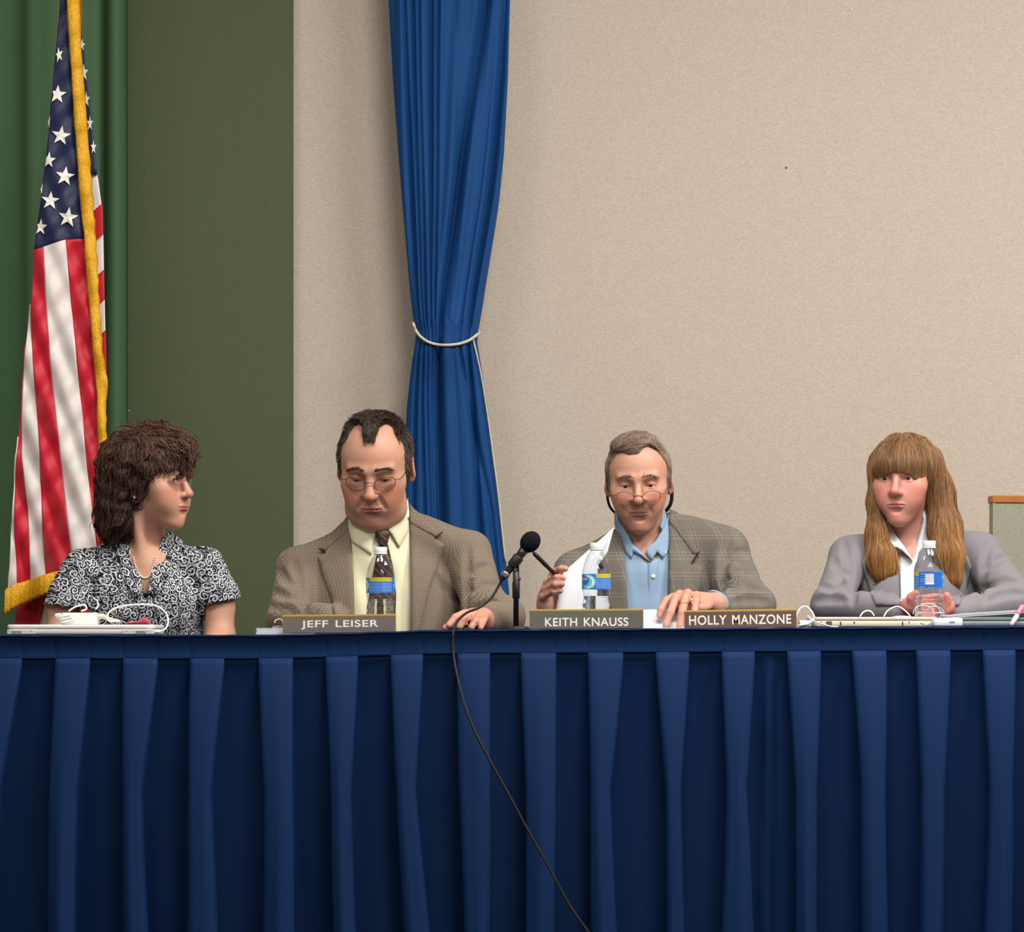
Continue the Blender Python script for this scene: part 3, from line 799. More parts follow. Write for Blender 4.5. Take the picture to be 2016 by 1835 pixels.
class Head:
    def __init__(s, eye, yaw, pitch, roll, sc, **o):
        """eye: world point midway between the eyes"""
        s.R = rot(yaw, pitch, roll); s.s = sc; s.o = dict(w=1.0, jaw=1.0, jowl=0, nose=1.0, open=.0045, lidz=-.001, brow=1.0, smile=0, lips=1.0, fold=0); s.o.update(o)
        s.C = np.array(eye)-s.R@(np.array([0, -.080, .008])*sc)
    def T(s, p): return s.C+s.R@(np.array(p, float)*s.s)
    def L(s, P): return ((P-s.C)@s.R)/s.s
    def build(s, S):
        o = s.o; q = s.s; R = s.R; w = o['w']
        def el(c, r, k=.012, op='u', Rl=None): S.ell(s.T(c), np.array(r)*q, R if Rl is None else R@Rl, k*q, op)
        el((0, .018, .035), (.076*w, .095, .083), .02)
        el((0, -.030, .022), (.066*w, .058, .080), .03)
        el((0, -.024, -.048), (.058*w*o['jaw'], .060, .058), .03)
        el((0, -.062, -.090), (.034*w*o['jaw'], .026, .026), .03)
        el((0, -.074, -.102), (.019, .017, .015), .02)
        if o['jowl']:
            for sg in (-1, 1): el((sg*.040, -.030, -.088), (.030*o['jowl'], .036, .030*o['jowl']), .03)
            el((0, -.040, -.112), (.036, .034, .020*o['jowl']), .03)
        for sg in (-1, 1):
            el((sg*.045*w, -.052, -.014), (.026, .026, .022), .025)
            el((sg*.034*w, -.062, -.045), (.024, .024, .026), .03)
            S.cap(s.T((sg*.012, -.086, .026)), s.T((sg*.044*w, -.074, .028)), .0085*q*o['brow'], .006*q, .016*q)
            el((sg*.032*w, -.096, .009), (.019, .018, .0115), .012, 's')
        el((0, -.0750, -.056), (.033, .0165, .027), .026)
        # nose
        S.cap(s.T((0, -.084, .020)), s.T((0, -.109*o['nose'], -.024)), .0075*q, .0108*q, .010*q)
        el((0, -.1105*o['nose'], -.027), (.0115, .0105, .0100), .006)
        for sg in (-1, 1): el((sg*.0125, -.0975, -.0305), (.0075, .0105, .0078), .006)
        for sg in (-1, 1): el((sg*.0065, -.105*o['nose'], -.0385), (.0035, .0055, .003), .003, 's')
        # lids
        for sg in (-1, 1):
            e = (sg*.032*w, -.0715, .008)
            el(e, (.0142, .0142, .0135), .006)
            el((e[0]-sg*.001, e[1]-.0125, e[2]+o['lidz']), (.0128, .0085, o['open']), .0025, 's')
        # ears
        Re = rot(0, -12, 0)
        for sg in (-1, 1):
            Rq = rot(sg*22)@Re
            el((sg*.0795*w, .016, .000), (.0080, .0195, .032), .008, 'u', Rq)
            el((sg*.0875*w, .010, .003), (.0055, .0095, .016), .005, 's', Rq)
            el((sg*.0765*w, .008, -.026), (.006, .009, .009), .006, 'u', Rq)
        # mouth: lips and lip line laid on the measured surface
        def surf(x, z):
            O = np.stack([x, np.full(len(x), -.15), z], -1); Wd = s.C+(O*q)@R.T; d = R@np.array([0, 1.0, 0])
            t, hit = S.trace(Wd, np.tile(d, (len(x), 1)), 0.0, .3, 70); return -.15+t/q
        t = np.linspace(-1, 1, 11); lf = o['lips']
        def lay(xs, zs, rad, push, k, op='u'):
            ys = surf(xs, zs)
            for i in range(len(xs)-1):
                S.cap(s.T((xs[i], ys[i]+push*rad[i], zs[i])), s.T((xs[i+1], ys[i+1]+push*rad[i+1], zs[i+1])), rad[i]*q, rad[i+1]*q, k*q, op)
        sm = .0022*o['smile']
        base = surf(t*.0255, -.0624+sm*t**2+0*t)
        if o['fold']:
            for sg in (-1, 1):
                f_ = np.linspace(0, 1, 6); lay(sg*(.0185+.0135*f_), -.032-.030*f_, .0004+.0012*np.sin(f_*PI)*o['fold'], -.3, .010, 's')
        lay(t*.0245, -.0590+.0006*np.cos(t*6)+sm*t**2, (.0036*(1-np.abs(t)**2.4)+.0006)*lf, .62, .004)
        lay(t*.0210, -.0662+.0005+.0012*t**2+sm*t**2, (.0043*(1-np.abs(t)**2.2)+.0006)*lf, .55, .004)
        zs = -.0624+sm*t**2; xs = t*.0255; ys = base-.0006; lr_ = .0006+.0013*(1-np.abs(t)**3)
        for i in range(10): S.cap(s.T((xs[i], ys[i], zs[i])), s.T((xs[i+1], ys[i+1], zs[i+1])), lr_[i]*q, lr_[i+1]*q, .0016*q, 's')
        lay(t[3:8]*.022, -.0765+0*t[3:8], np.full(5, .0012), -.6, .012, 's')
        return S
    def cols(s, P, base, blush=(.82, .45, .40), lip=(.62, .27, .24), stub=0, lipw=1.0, ruddy=1.0):
        L = s.L(P); c = np.tile(np.array(base), (len(P), 1))
        G = lambda p, r: np.exp(-(((L-np.array(p))/np.array(r))**2).sum(1))
        red = np.zeros(len(P))
        for sg in (-1, 1): red += .8*G((sg*.045, -.07, -.030), (.022, .03, .020))
        red += .7*G((0, -.11, -.028), (.013, .02, .013))+.25*G((0, -.09, -.10), (.02, .03, .015))
        for sg in (-1, 1): red += .7*G((sg*.08, .015, 0), (.012, .03, .035))
        red = np.clip(red*ruddy, 0, 1)[:, None]
        c = c*(1-red)+c*np.array(blush)/np.array(blush).max()*red*1.05
        if stub:
            st = np.clip(G((0, -.075, -.075), (.05, .05, .03)), 0, 1)[:, None]*stub; c = c*(1-st)+c*np.array([.62, .62, .66])*st
        lp = ((np.abs(L[:, 2]+.0627) < .0090*np.clip(1-(np.abs(L[:, 0])/.0255)**1.8, 0, 1)) & (L[:, 1] < -.078) & (np.abs(L[:, 0]) < .0255)).astype(float)[:, None]*lipw
        c = c*(1-lp)+np.array(lip)*lp
        for sg in (-1, 1):                       # slightly darker lid skin
            d = (G((sg*.032*s.o['w'], -.085, .010), (.017, .02, .011))*.22)[:, None]; c = c*(1-d)+c*np.array([.72, .58, .55])*d
        return c
    def eyes(s, parent, iris, look=(0, 0), lid=None):
        for sg in (-1, 1):
            b = MB().ball((0, 0, 0), 1.0, 32); V = np.array(b.v); e = s.T((sg*.032*s.o['w'], -.0715, .008))
            d = np.array([look[0], -1, look[1]]); d = d/np.linalg.norm(d)
            a = V@d; col = np.tile([.80, .76, .72], (len(V), 1)); col[a > .86] = iris; col[a > .965] = (.01, .01, .01)
            mk('eyeball', e+(V@s.R.T)*.0126*s.s, b.f, M_EYE, parent, cols=col)
    def strands(s, path, n=60, seed=1, r=.0008, ln=.010, col=(.05, .03, .02), spread=.0035, name='eyebrow', parent=None, S=None):
        """short hairs lying on the face along a local polyline (x,z) on both sides"""
        rg = np.random.default_rng(seed)
        for sg in (-1, 1):
            b = MB(); P0 = catmull([(x*sg, 0, z) for x, z in path], 12)
            t = rg.uniform(0, 1, n); base = P0[(t*(len(P0)-1)).astype(int)]
            base = base+np.stack([rg.normal(0, .0012, n), 0*t, rg.normal(0, spread*.5, n)*(1-.5*t)], -1)
            O = np.stack([base[:, 0], np.full(n, -.14), base[:, 2]], -1); Wd = s.C+(O*s.s)@s.R.T
            dr_ = s.R@np.array([0, 1.0, 0]); tt, hit = S.trace(Wd, np.tile(dr_, (n, 1)), 0.0, .3)
            for i in range(n):
                if not hit[i]: continue
                p = Wd[i]+dr_*tt[i]; d = s.R@np.array([sg*.9, .15, .35*(1-1.6*t[i])]); d = d/np.linalg.norm(d)*ln*s.s
                up = -dr_*.0012
                b.tube([p+up*.2, p+d*.5+up*1.3, p+d+up*.8+dr_*.0008], [r, r*.9, r*.3], 4)
            if b.v: b.build(name, M_BROW(col), parent)
_bc = {}
def M_BROW(col):
    k = tuple(col)
    if k not in _bc: _bc[k] = plain('brow_hair', tuple(int(255*(q**(1/2.2))) for q in col), .6)
    return _bc[k]

def hair_obj(parent, S, h, flow, col, n, ln, seed=3, r=.0011, lift=.002, curl=0.0, mask=None, base_dark=.75, lo=None, hi=None, steps=8, varn=.3, stiff=0.0, avoid=None, tint=None, avoid_n=1, body=None):
    """hair: a solid mass plus strands that follow its surface along a flow field"""
    V, Q = S.mesh(h, lo, hi); V = relax(V, Q, 1)
    rg = np.random.default_rng(seed); col = np.array(col)
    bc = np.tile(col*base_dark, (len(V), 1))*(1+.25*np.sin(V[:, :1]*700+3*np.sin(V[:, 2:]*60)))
    cand = np.arange(len(V)) if mask is None else np.nonzero(mask(V))[0]
    if body is not None: cand = cand[body.ev(V[cand]) > .0004]
    seeds = V[rg.choice(cand, n)]+rg.normal(0, h*.3, (n, 3)); p = seeds.copy(); paths = [p.copy()]
    L = ln*rg.uniform(.5, 1.25, n); ph = rg.uniform(0, 6.28, n); lf = lift*rg.uniform(-.2, 1.6, n)
    d_prev = None
    for k in range(steps):
        g = S.grad(p); d = flow(p, rg); d = d-(g*(d*g).sum(1)[:, None])*(1-stiff); d /= np.linalg.norm(d, axis=1)[:, None]+1e-9
        if curl: side = np.cross(g, d); d = d+side*(curl*np.sin(ph+k*1.1))[:, None]; d /= np.linalg.norm(d, axis=1)[:, None]
        if d_prev is not None: d = d*.7+d_prev*.3
        d_prev = d
        p = p+d*(L/steps)[:, None]
        if not stiff: dist = S.ev(p); p = p-g*(np.clip(dist, -.01, .006)-lf*(1-.3*k/steps))[:, None]
        else: p = p+g*(lf*.3)[:, None]
        paths.append(p.copy())
    A = np.stack(paths, 1); m = steps+1
    if avoid is not None:
        bad = avoid(A.reshape(-1, 3)).reshape(n, m)  .sum(1) > avoid_n; A = A[~bad]; n = len(A)
    # three-sided tubes
    T = np.gradient(A, axis=1); T /= np.linalg.norm(T, axis=2)[..., None]+1e-9
    ref = np.array([.3, .8, .5]); n1 = np.cross(T, ref); n1 /= np.linalg.norm(n1, axis=2)[..., None]+1e-9; n2 = np.cross(T, n1)
    taper = np.interp(np.arange(m)/(m-1), [0, .15, .7, 1], [.5, 1, .9, .15])*r
    ang = np.array([0, 2*PI/3, 4*PI/3])
    X = A[:, :, None]+taper[None, :, None, None]*(np.cos(ang)[None, None, :, None]*n1[:, :, None]+np.sin(ang)[None, None, :, None]*n2[:, :, None])
    SV = X.reshape(-1, 3); idx = np.arange(len(SV)).reshape(n, m, 3)
    SQ = np.stack([idx[:, :-1], np.roll(idx[:, :-1], -1, 2), np.roll(idx[:, 1:], -1, 2), idx[:, 1:]], -1).reshape(-1, 4)
    sc = col*(1+rg.normal(0, varn, (n, 1)))*(1+rg.normal(0, .05, (n, 3))); sc = np.clip(sc, .002, 1)
    if tint is not None: sc = sc*tint(A[:, 0]); bc = bc*tint(V)
    SC = np.repeat(sc, m*3, axis=0)
    Va, Qa = joinm([(V, Q), (SV, SQ)])
    return mk('hair', Va, Qa, M_HAIR, parent, True, cols=np.concatenate([np.clip(bc, 0, 1), SC]))

def glasses(head, parent, y=-.106, z=.004, rx=.0215, rz=.0155, gap=.034, rim=.0009, mat=None, temple=True, sq=2.6, rimless=False, tz=.012):
    g = empty('glasses', (0, 0, 0)); g.parent = parent; g.location = (0, 0, 0)
    T = head.T; mat = mat or M_WIRE; b = MB(); q = head.s
    for sg in (-1, 1):
        ring = []
        for a in np.arange(28)*2*PI/28:
            cx, sx = math.cos(a), math.sin(a); x = gap*sg+rx*np.sign(cx)*abs(cx)**(2/sq); zz = z+rz*np.sign(sx)*abs(sx)**(2/sq)
            ring.append(T((x, y+.35*abs(x)**2/.06*1.2, zz)))
        if not rimless: b.tube(ring, rim*q, 6, closed=True)
        c = np.mean(ring, 0); lm = MB(); lm.add([c]+ring, [(0, i+1, (i+1) % 28+1) for i in range(28)]); lm.build('lens', M_LENS, g)
        if temple:
            xo = gap+rx*.98
            b.tube(catmull([T((sg*xo, y+.35*xo**2/.06*1.2, z+rz*.45)), T((sg*(xo+.012), y+.03, z+rz*.4)), T((sg*.079*head.o['w'], -.02, tz)), T((sg*.080*head.o['w'], .018, tz)), T((sg*.078*head.o['w'], .032, tz-.02))], 5), rim*1.2*q, 6)
    b.tube(catmull([T((-(gap-rx*.97), y+.003, z+rz*.25)), T((0, y-.003, z+rz*.5)), T((gap-rx*.97, y+.003, z+rz*.25))], 5), rim*1.1*q, 6)
    b.build('frame', mat, g); return g

def finger(S, pts, k=.004): S.chain(pts, k)
def inpoly(poly):
    poly = np.array(poly, float)
    def f(P):
        u = P[:, 0]/(P[:, 1]+DIST)*FPX+1008; v = HOR-(P[:, 2]-ZC)*FPX/(P[:, 1]+DIST); r = np.zeros(len(P), bool)
        for a, b in zip(poly, np.roll(poly, -1, 0)):
            r ^= ((a[1] > v) != (b[1] > v)) & (u < (b[0]-a[0])*(v-a[1])/((b[1]-a[1]) or 1e-9)+a[0])
        return r
    return f
def headavoid(hd, ear=True, face=None):
    def f(P):
        L = hd.L(P); r = np.zeros(len(P), bool)
        if ear: r |= ((np.abs(L[:, 0]) > .066) & (((L[:, 1]-.012)/.024)**2+((L[:, 2]+.006)/.036)**2 < 1))
        if face is not None: r |= face(L)
        return r
    return f
def pts3(l): return [tuple(W(u, v, y))+(r,) for (u, v, y, r) in l]
def nail(S, T_, uvyr): pass

def legs(parent, u, y, mat, shoe, z0=.46, spread=.11):
    x = W(u, 0, y)[0]; S = SDF()
    S.ell((x, y+.02, z0+.03), (.17, .14, .12), k=.04)
    for sg in (-1, 1):
        S.chain([(x+sg*.08, y-.02, z0, .085), (x+sg*spread, y-.36, z0-.01, .065), (x+sg*spread, y-.38, .26, .055), (x+sg*spread, y-.36, .075, .05)], .03)
    V, Q = S.mesh(.014); mk('trousers', V, Q, mat, parent)
    for sg in (-1, 1):
        F = SDF(); F.ell((x+sg*spread, y-.42, .040), (.045, .125, .040), k=.02); F.ell((x+sg*spread, y-.36, .06), (.042, .055, .055), k=.03); F.half((0, 0, .003), (0, 0, -1), .003)
        V, Q = F.mesh(.012); mk('shoe', V, Q, shoe, parent)
M_SHOE = plain('black_shoe', (26, 24, 24), .35, .5)
M_TROU = plain('dark_trousers', (52, 50, 50), .85, .2, 300, .2)
ZCUT = .40

# ------------------------------------------------------------------ fabrics
def tweed(name, dark, light, per=.0052, plaid=None, ratio=.5, soft=.5):
    m = Mat(name, lin(*dark), .9, .15); x, y, z = m.xyz()
    xx = x+y*.6; f = 2*PI/per
    a = (xx*f).sin(); b_ = (z*f).sin()
    hz = (a*b_).ramp(-soft, soft)*.55+a.ramp(-soft, soft)*.25+b_.ramp(-soft, soft)*.2
    n = m.noise(380, 2); hz = hz*.75+n*.35
    if plaid:
        px = (xx/plaid).fract(); pz = (z/plaid).fract()
        band = (px.lt(.42)*.5+pz.lt(.42)*.5)
        sx = ((xx*(f*.55)).sin()).ramp(-.2, .2)*px.lt(.42); sz = ((z*(f*.55)).sin()).ramp(-.2, .2)*pz.lt(.42)
        hz = hz*.74+(sx+sz)*.17-band*.05
    m.color(m.mix(hz, lin(*dark), lin(*light))); m.b.inputs['Sheen Weight'].default_value = .1
    m.bump(hz, .25, .0008); return m.m
def weave(name, rgb, rough=.8, namp=.08, sheen=.05):
    m = Mat(name, lin(*rgb), rough, .2); c = lin(*rgb); n = m.noise(700, 2); n2 = m.noise(30, 2)
    m.b.inputs['Sheen Weight'].default_value = sheen
    m.color(m.mix(n*.6+n2*.4, tuple(q*(1-namp) for q in c), tuple(min(1, q*(1+namp)) for q in c))); m.bump(n, .12, .0006); return m.m
def scroll(name):
    m = Mat(name, (.02, .02, .03), .8, .2); x, y, z = m.xyz()
    U = x+y*.55
    n = m.nt.nodes.new('ShaderNodeTexNoise'); n.inputs['Scale'].default_value = 45; n.inputs['Detail'].default_value = 1
    m.nt.links.new(m.tc, n.inputs['Vector'])
    sp = m.nt.nodes.new('ShaderNodeSeparateXYZ'); m.nt.links.new(n.outputs['Color'], sp.inputs[0])
    U2 = U+(E(m.nt, sp.outputs[0])-.5)*.010; Z2 = z+(E(m.nt, sp.outputs[1])-.5)*.010
    def layer(per, seed, arms, fr, wd):
        v = m.nt.nodes.new('ShaderNodeTexVoronoi'); v.voronoi_dimensions = '2D'; v.inputs['Scale'].default_value = 1.0; v.inputs['Randomness'].default_value = .75
        a = U2/per+seed; b_ = Z2/per+seed*1.7
        m.nt.links.new(m.vec(a, b_, 0), v.inputs['Vector'])
        s_ = m.nt.nodes.new('ShaderNodeSeparateXYZ'); m.nt.links.new(v.outputs['Position'], s_.inputs[0])
        dx = a-E(m.nt, s_.outputs[0]); dz = b_-E(m.nt, s_.outputs[1])
        s2 = m.nt.nodes.new('ShaderNodeSeparateXYZ'); m.nt.links.new(v.outputs['Color'], s2.inputs[0])
        ph = E(m.nt, s2.outputs[0])*6.28; hand = E(m.nt, s2.outputs[1]).gt(.5)*2-1.0
        r = E(m.nt, v.outputs['Distance']); an = dz.atan2(dx)
        w = ((an*hand)*arms+ph+r*fr).sin()
        return w.ramp(wd, wd+.3)*r.lt(.62), r
    l1, r1 = layer(.021, 3.1, 1.0, 17.0, .45); l2, r2 = layer(.012, 8.4, 1.0, 13.0, .6)
    f = l1.max(l2*.7)
    m.color(m.mix(f, lin(20, 24, 36), lin(214, 218, 222))); return m.m
M_TW2 = tweed('brown_check_tweed', (70, 61, 52), (150, 135, 117), .0062)
M_TW3 = tweed('grey_plaid_tweed', (66, 62, 57), (142, 136, 126), .0046, plaid=.048)
M_GREYW = weave('grey_wool', (122, 119, 124), .85, .07, .1)
M_CREAM = weave('cream_shirt', (226, 224, 190), .7, .04)
M_OXF = weave('blue_oxford', (138, 164, 190), .75, .08)
M_WHITE4 = weave('pale_blouse', (206, 216, 220), .7, .04)
M_SCROLL = scroll('scroll_print')
M_BLACKC = weave('black_knit', (22, 22, 28), .9)
M_SEAM = plain('dark_seam', (44, 38, 34), .9, .1)
M_BTN = plain('shirt_button', (225, 225, 218), .35, .5)

SK_A = (.56, .30, .205); SK_B = (.56, .295, .20); SK_C = (.55, .29, .20); SK_D = (.54, .25, .19)

def finish_body(parent, S, head, cols, zones, legsz=None):
    parts = []
    for (h, lo, hi) in zones:
        V, Q = S.mesh(h, lo, hi); V = relax(V, Q, 1, .4); parts.append((V, Q))
    V, Q = joinm(parts)
    return mk('body', V, Q, M_SKIN, parent, True, cols=cols(V))
def bodycore(S, u, vs, y, hd, neck_r, neckbase, hw=.13):
    """hidden trunk that carries neck and arms"""
    S.ell(W(u, vs+125, y), (hw*.85, .070, .19), k=.03)
    S.cap(W(u-hw*.8*ppm(y), vs+35, y), W(u+hw*.8*ppm(y), vs+35, y), .032, .032, .03)
    S.ell(W(u, vs+260, y), (hw, .09, .16), k=.04)
    S.cap(hd.T((0, .018, -.055)), neckbase, neck_r*.95, neck_r, .022)
# ------------------------------------------------------------------ person 1: scroll-print blouse, head turned aside
Y1 = .74
p1 = empty('person', (W(280, 0, Y1)[0], Y1, 0), 'person with short wavy dark hair in a black-and-white scroll-print blouse', 'person')
h1 = Head(W(353, 946, .655), 64, 2, 0, .94, jaw=.95, brow=.8, open=.0040, lidz=-.0005)
B = SDF(); h1.build(B)
bodycore(B, 280, 1080, Y1, h1, .050, W(283, 1092, .745), .12)
B.ell(W(284, 1150, .70), (.085, .055, .10), k=.03)
for sg in (-1, 1): B.cap(W(284+sg*3, 1112, .675), W(284+sg*55, 1094, .70), .010, .011, .012)     # collar bones
B.cap(h1.T((-.05, .02, -.06)), W(281, 1108, .668), .012, .010, .022)                              # neck cord
B.chain(pts3([(158, 1126, .71, .034), (124, 1195, .69, .036), (116, 1262, .67, .035), (150, 1330, .45, .030)]), .02)
B.chain(pts3([(404, 1124, .71, .034), (431, 1195, .69, .036), (434, 1262, .67, .036), (380, 1330, .45, .030)]), .02)
for (u, sg) in ((165, 1), (368, -1)):      # hands folded in the lap, below the table edge
    B.ell(W(u+sg*18, 1350, .40), (.042, .035, .018), k=.01)
    for q in range(4): B.chain(pts3([(u+sg*40, 1340+q*9, .40-.01*q, .009), (u+sg*66, 1344+q*9, .385-.01*q, .008), (u+sg*82, 1352+q*9, .39-.01*q, .007)]), .004)
def c1(V): return h1.cols(V, SK_A, lip=(.50, .17, .15), ruddy=.8)
z = W(0, 1180, .7)[2]
body = finish_body(p1, B, h1, c1, [(.0022, (-9, -9, z), (W(340, 0, .7)[0]+.07, 9, 9)), (.007, (-9, -9, ZCUT-.15), (9, 9, z+.05))])
h1.eyes(p1, (.10, .07, .04), (0, 0))
h1.strands([(.014, .030), (.026, .036), (.040, .033), (.046, .028)], 70, 5, .0006, .008, (.035, .02, .012), .003, 'eyebrow', p1, B)
# blouse
G = SDF()
G.ell(W(280, 1245, .745), (.168, .115, .24), k=.04)
for (u, sg) in ((236, -1), (330, 1)): G.ell(W(u, 1190, .675), (.070, .065, .072), k=.05)
G.chain(pts3([(236, 1098, .75, .043), (165, 1120, .715, .043)]), .03); G.chain(pts3([(325, 1098, .75, .043), (400, 1117, .715, .043)]), .03)
sl = SDF(); sr = SDF()
G.chain(pts3([(160, 1124, .71, .050), (135, 1188, .69, .053), (130, 1202, .69, .056)]), .02)
G.chain(pts3([(402, 1120, .71, .050), (430, 1180, .69, .050), (434, 1196, .69, .052)]), .02)
Gfull = G.copy()
G.ell(W(283, 1058, .70), (.052, .09, .040), k=.006, op='s')                    # neck hole
G.chain(pts3([(283, 1085, .63, .027), (284, 1120, .63, .018), (286, 1172, .62, .006)]), .006, 's', sc=(1, 7, 1))
# sleeve hems
Gc = Gfull.copy(); Gc.cap(W(283, 1040, .735), W(283, 1100, .735), .053, .062, .02)
G.disp = wrinkle(.0022, 55, 4)
for uvs in (((172, 1130), (178, 1165), (183, 1200)), ((398, 1125), (402, 1155), (400, 1190)), ((240, 1110), (250, 1150), (262, 1200)), ((322, 1105), (315, 1150), (306, 1200))): crease(G, uvs, .005, .014)
zc = W(0, 1192, .69)[2]
V, Q = G.mesh(.0035, (-9, -9, ZCUT)); V = relax(V, Q, 1)
# cut the sleeves at the hem: drop sleeve faces below the hem line
uu = V[:, 0]/(V[:, 1]+DIST)*FPX+1008; vvv = HOR-(V[:, 2]-ZC)*FPX/(V[:, 1]+DIST)
hemv = np.where(uu < 186, 1188+(uu-95)*.12, 1190-(uu-400)*.2)
drop_ = ((uu < 184) | (uu > 399)) & (vvv > hemv)
Q = Q[~drop_[Q].all(1)]
bl = mk('blouse', V, Q, M_SCROLL, p1); m = bl.modifiers.new('thickness', 'SOLIDIFY'); m.thickness = .003; m.offset = -1
# stand collar edges
for sg, pts in ((-1, [(208, 1064), (228, 1042), (240, 1048), (260, 1088), (270, 1125), (280, 1168), (264, 1176), (244, 1140), (226, 1106), (210, 1084)]),
                (1, [(360, 1064), (334, 1046), (322, 1056), (306, 1090), (299, 1125), (292, 1168), (308, 1176), (324, 1140), (342, 1106), (358, 1084)])):
    patch('collar', pts, Gc, .002, .004, M_SCROLL, bl, 4, 5)
patch('camisole', [(268, 1168), (305, 1168), (305, 1235), (268, 1235)], B, .004, .003, M_BLACKC, p1, 5)
nk = drop(catmull([(262, 1098), (268, 1118), (277, 1134), (286, 1138), (294, 1133), (300, 1118), (305, 1098)], 5), B); b = MB()
for q, d in zip(nk[0][::1], nk[1][::1]): b.ball(q-d*.0015, .0026, 8)
b.build('necklace', plain('pearl_bead', (222, 205, 180), .3, .5), p1)
MB().ball(h1.T((-.080, .004, -.040)), (.003*1.0, .003, .0045), 10).build('earring', plain('earring_pearl', (235, 228, 215), .25, .6), p1)
glasses(h1, p1, rimless=True, y=-.104, rim=.0006, temple=False)
# hair
Hh = SDF()
Hh.ell(h1.T((0, .020, .050)), np.array((.094, .112, .088)), h1.R, .03)
def he(u, v, y, r, k=.03, op='u'): Hh.ell(W(u, v, y), r, None, k, op)
he(308, 884, .70, (.072, .085, .050)); he(264, 905, .71, (.066, .095, .060)); he(243, 958, .71, (.058, .090, .085)); he(236, 1008, .71, (.050, .080, .060)); he(226, 1036, .72, (.032, .065, .030))
he(346, 880, .69, (.034, .075, .030), .02); he(362, 896, .70, (.016, .065, .022), .02)
he(274, 960, .655, (.020, .035, .045), .02)
he(346, 990, .55, (.066, .120, .082), .010, 's'); he(330, 945, .53, (.036, .110, .032), .010, 's'); he(392, 975, .66, (.045, .14, .058), .010, 's'); he(308, 1012, .58, (.046, .10, .040), .010, 's')
he(290, 1055, .66, (.042, .12, .030), .012, 's')
Hh.disp = wrinkle(.0040, 130, 9)
face1 = inpoly([(296, 948), (318, 930), (345, 926), (366, 936), (390, 940), (390, 1050), (300, 1050), (284, 985)])
crown1 = W(285, 868, .72)
def fl1(P, rg):
    d = P-crown1; d[:, 1] *= .6; d = d/np.linalg.norm(d, axis=1)[:, None]; down = np.clip((crown1[2]-P[:, 2])/.10, 0, 1)[:, None]
    return d*(1-.6*down)+np.array([-.25, 0, -1.0])*down*.9+rg.normal(0, .25, P.shape)
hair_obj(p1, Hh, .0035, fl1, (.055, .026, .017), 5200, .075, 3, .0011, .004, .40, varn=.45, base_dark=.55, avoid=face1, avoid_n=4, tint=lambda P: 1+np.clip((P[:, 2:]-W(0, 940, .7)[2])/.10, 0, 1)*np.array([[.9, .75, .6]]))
legs(p1, 285, .78, M_TROU, M_SHOE)

# ------------------------------------------------------------------ person 2: brown check jacket, cream shirt, looking down
Y2 = .70
p2 = empty('person', (W(750, 0, Y2)[0], Y2, 0), 'person in a brown check jacket, cream shirt and dark tie looking down', 'person')
h2 = Head(W(730, 941, .545), -6, 23, 0, 1.06, w=1.02, jaw=1.12, jowl=1.0, brow=1.1, open=.0018, lidz=-.0060, fold=.3, smile=.4)
B = SDF(); h2.build(B)
bodycore(B, 750, 1080, Y2, h2, .064, W(750, 1065, .70), .15)
B.chain(pts3([(588, 1126, .69, .030), (568, 1224, .60, .030), (640, 1226, .34, .025)]), .02)
B.ell(W(662, 1226, .30), (.042, .035, .016), k=.012)
for q in range(4): B.chain(pts3([(690, 1224+q*2, .315-.02*q, .009), (720, 1226+q*2, .30-.02*q, .008), (735, 1232, .29-.02*q, .007)]), .004)
B.chain(pts3([(650, 1232, .28, .011), (676, 1234, .25, .009)]), .006)
B.chain(pts3([(920, 1096, .69, .030), (960, 1206, .57, .030), (986, 1220, .48, .030), (952, 1222, .305, .026)]), .02)
# hand resting on the table: back of the hand and curled fingers
B.ell(W(932, 1217, .262), (.037, .040, .017), rot(-18, 14), .012)
B.chain(pts3([(950, 1218, .29, .024), (928, 1215, .255, .020)]), .014)
for (a, b_, c_) in (((916, 1208, .225, .0105), (897, 1216, .200, .0092), (884, 1231, .190, .0080)), ((930, 1208, .218, .0105), (914, 1220, .180, .0092), (905, 1234, .172, .0080)),
                    ((944, 1211, .215, .0100), (935, 1223, .178, .0088), (928, 1235, .170, .0078)), ((955, 1215, .220, .0092), (950, 1226, .188, .0080), (946, 1236, .180, .0070))):
    B.chain(pts3([a, b_, c_]), .0035)
B.chain(pts3([(918, 1222, .262, .0125), (896, 1230, .245, .0105), (878, 1236, .235, .0085)]), .006)
def c2(V):
    c = h2.cols(V, SK_B, lip=(.42, .17, .13), stub=.55, ruddy=1.0)
    hand = (np.linalg.norm(V-W(930, 1218, .25), axis=1) < .085)[:, None]; return np.where(hand, c*np.array([1.12, 1.0, 1.05]), c)
z = W(0, 1095, .7)[2]; ha, hb = W(865, 1245, .14), W(985, 1185, .40)
finish_body(p2, B, h2, c2, [(.0022, (-9, -9, z), (9, 9, 9)), (.0021, np.minimum(ha, hb)-(.0, 0, .02), np.maximum(ha, hb)+(0, 0, .02)), (.008, (-9, -9, ZCUT-.05), (9, 9, z+.05))])
h2.eyes(p2, (.06, .05, .04), (0, -.6))
h2.strands([(.012, .0315), (.026, .034), (.040, .032), (.049, .027)], 75, 6, .0006, .008, (.040, .028, .022), .004, 'eyebrow', p2, B)
MB().tube([p for p in [W(928.5, 1227, .178)+np.array([.0098*math.cos(a), .004*math.sin(a)+.0, .0098*math.sin(a)]) for a in np.arange(20)*2*PI/20]], .0012, 6, closed=True).build('ring', M_GOLDM, p2)
glasses(h2, p2, y=-.107, z=.000, rx=.0225, rz=.0150, rim=.0008)
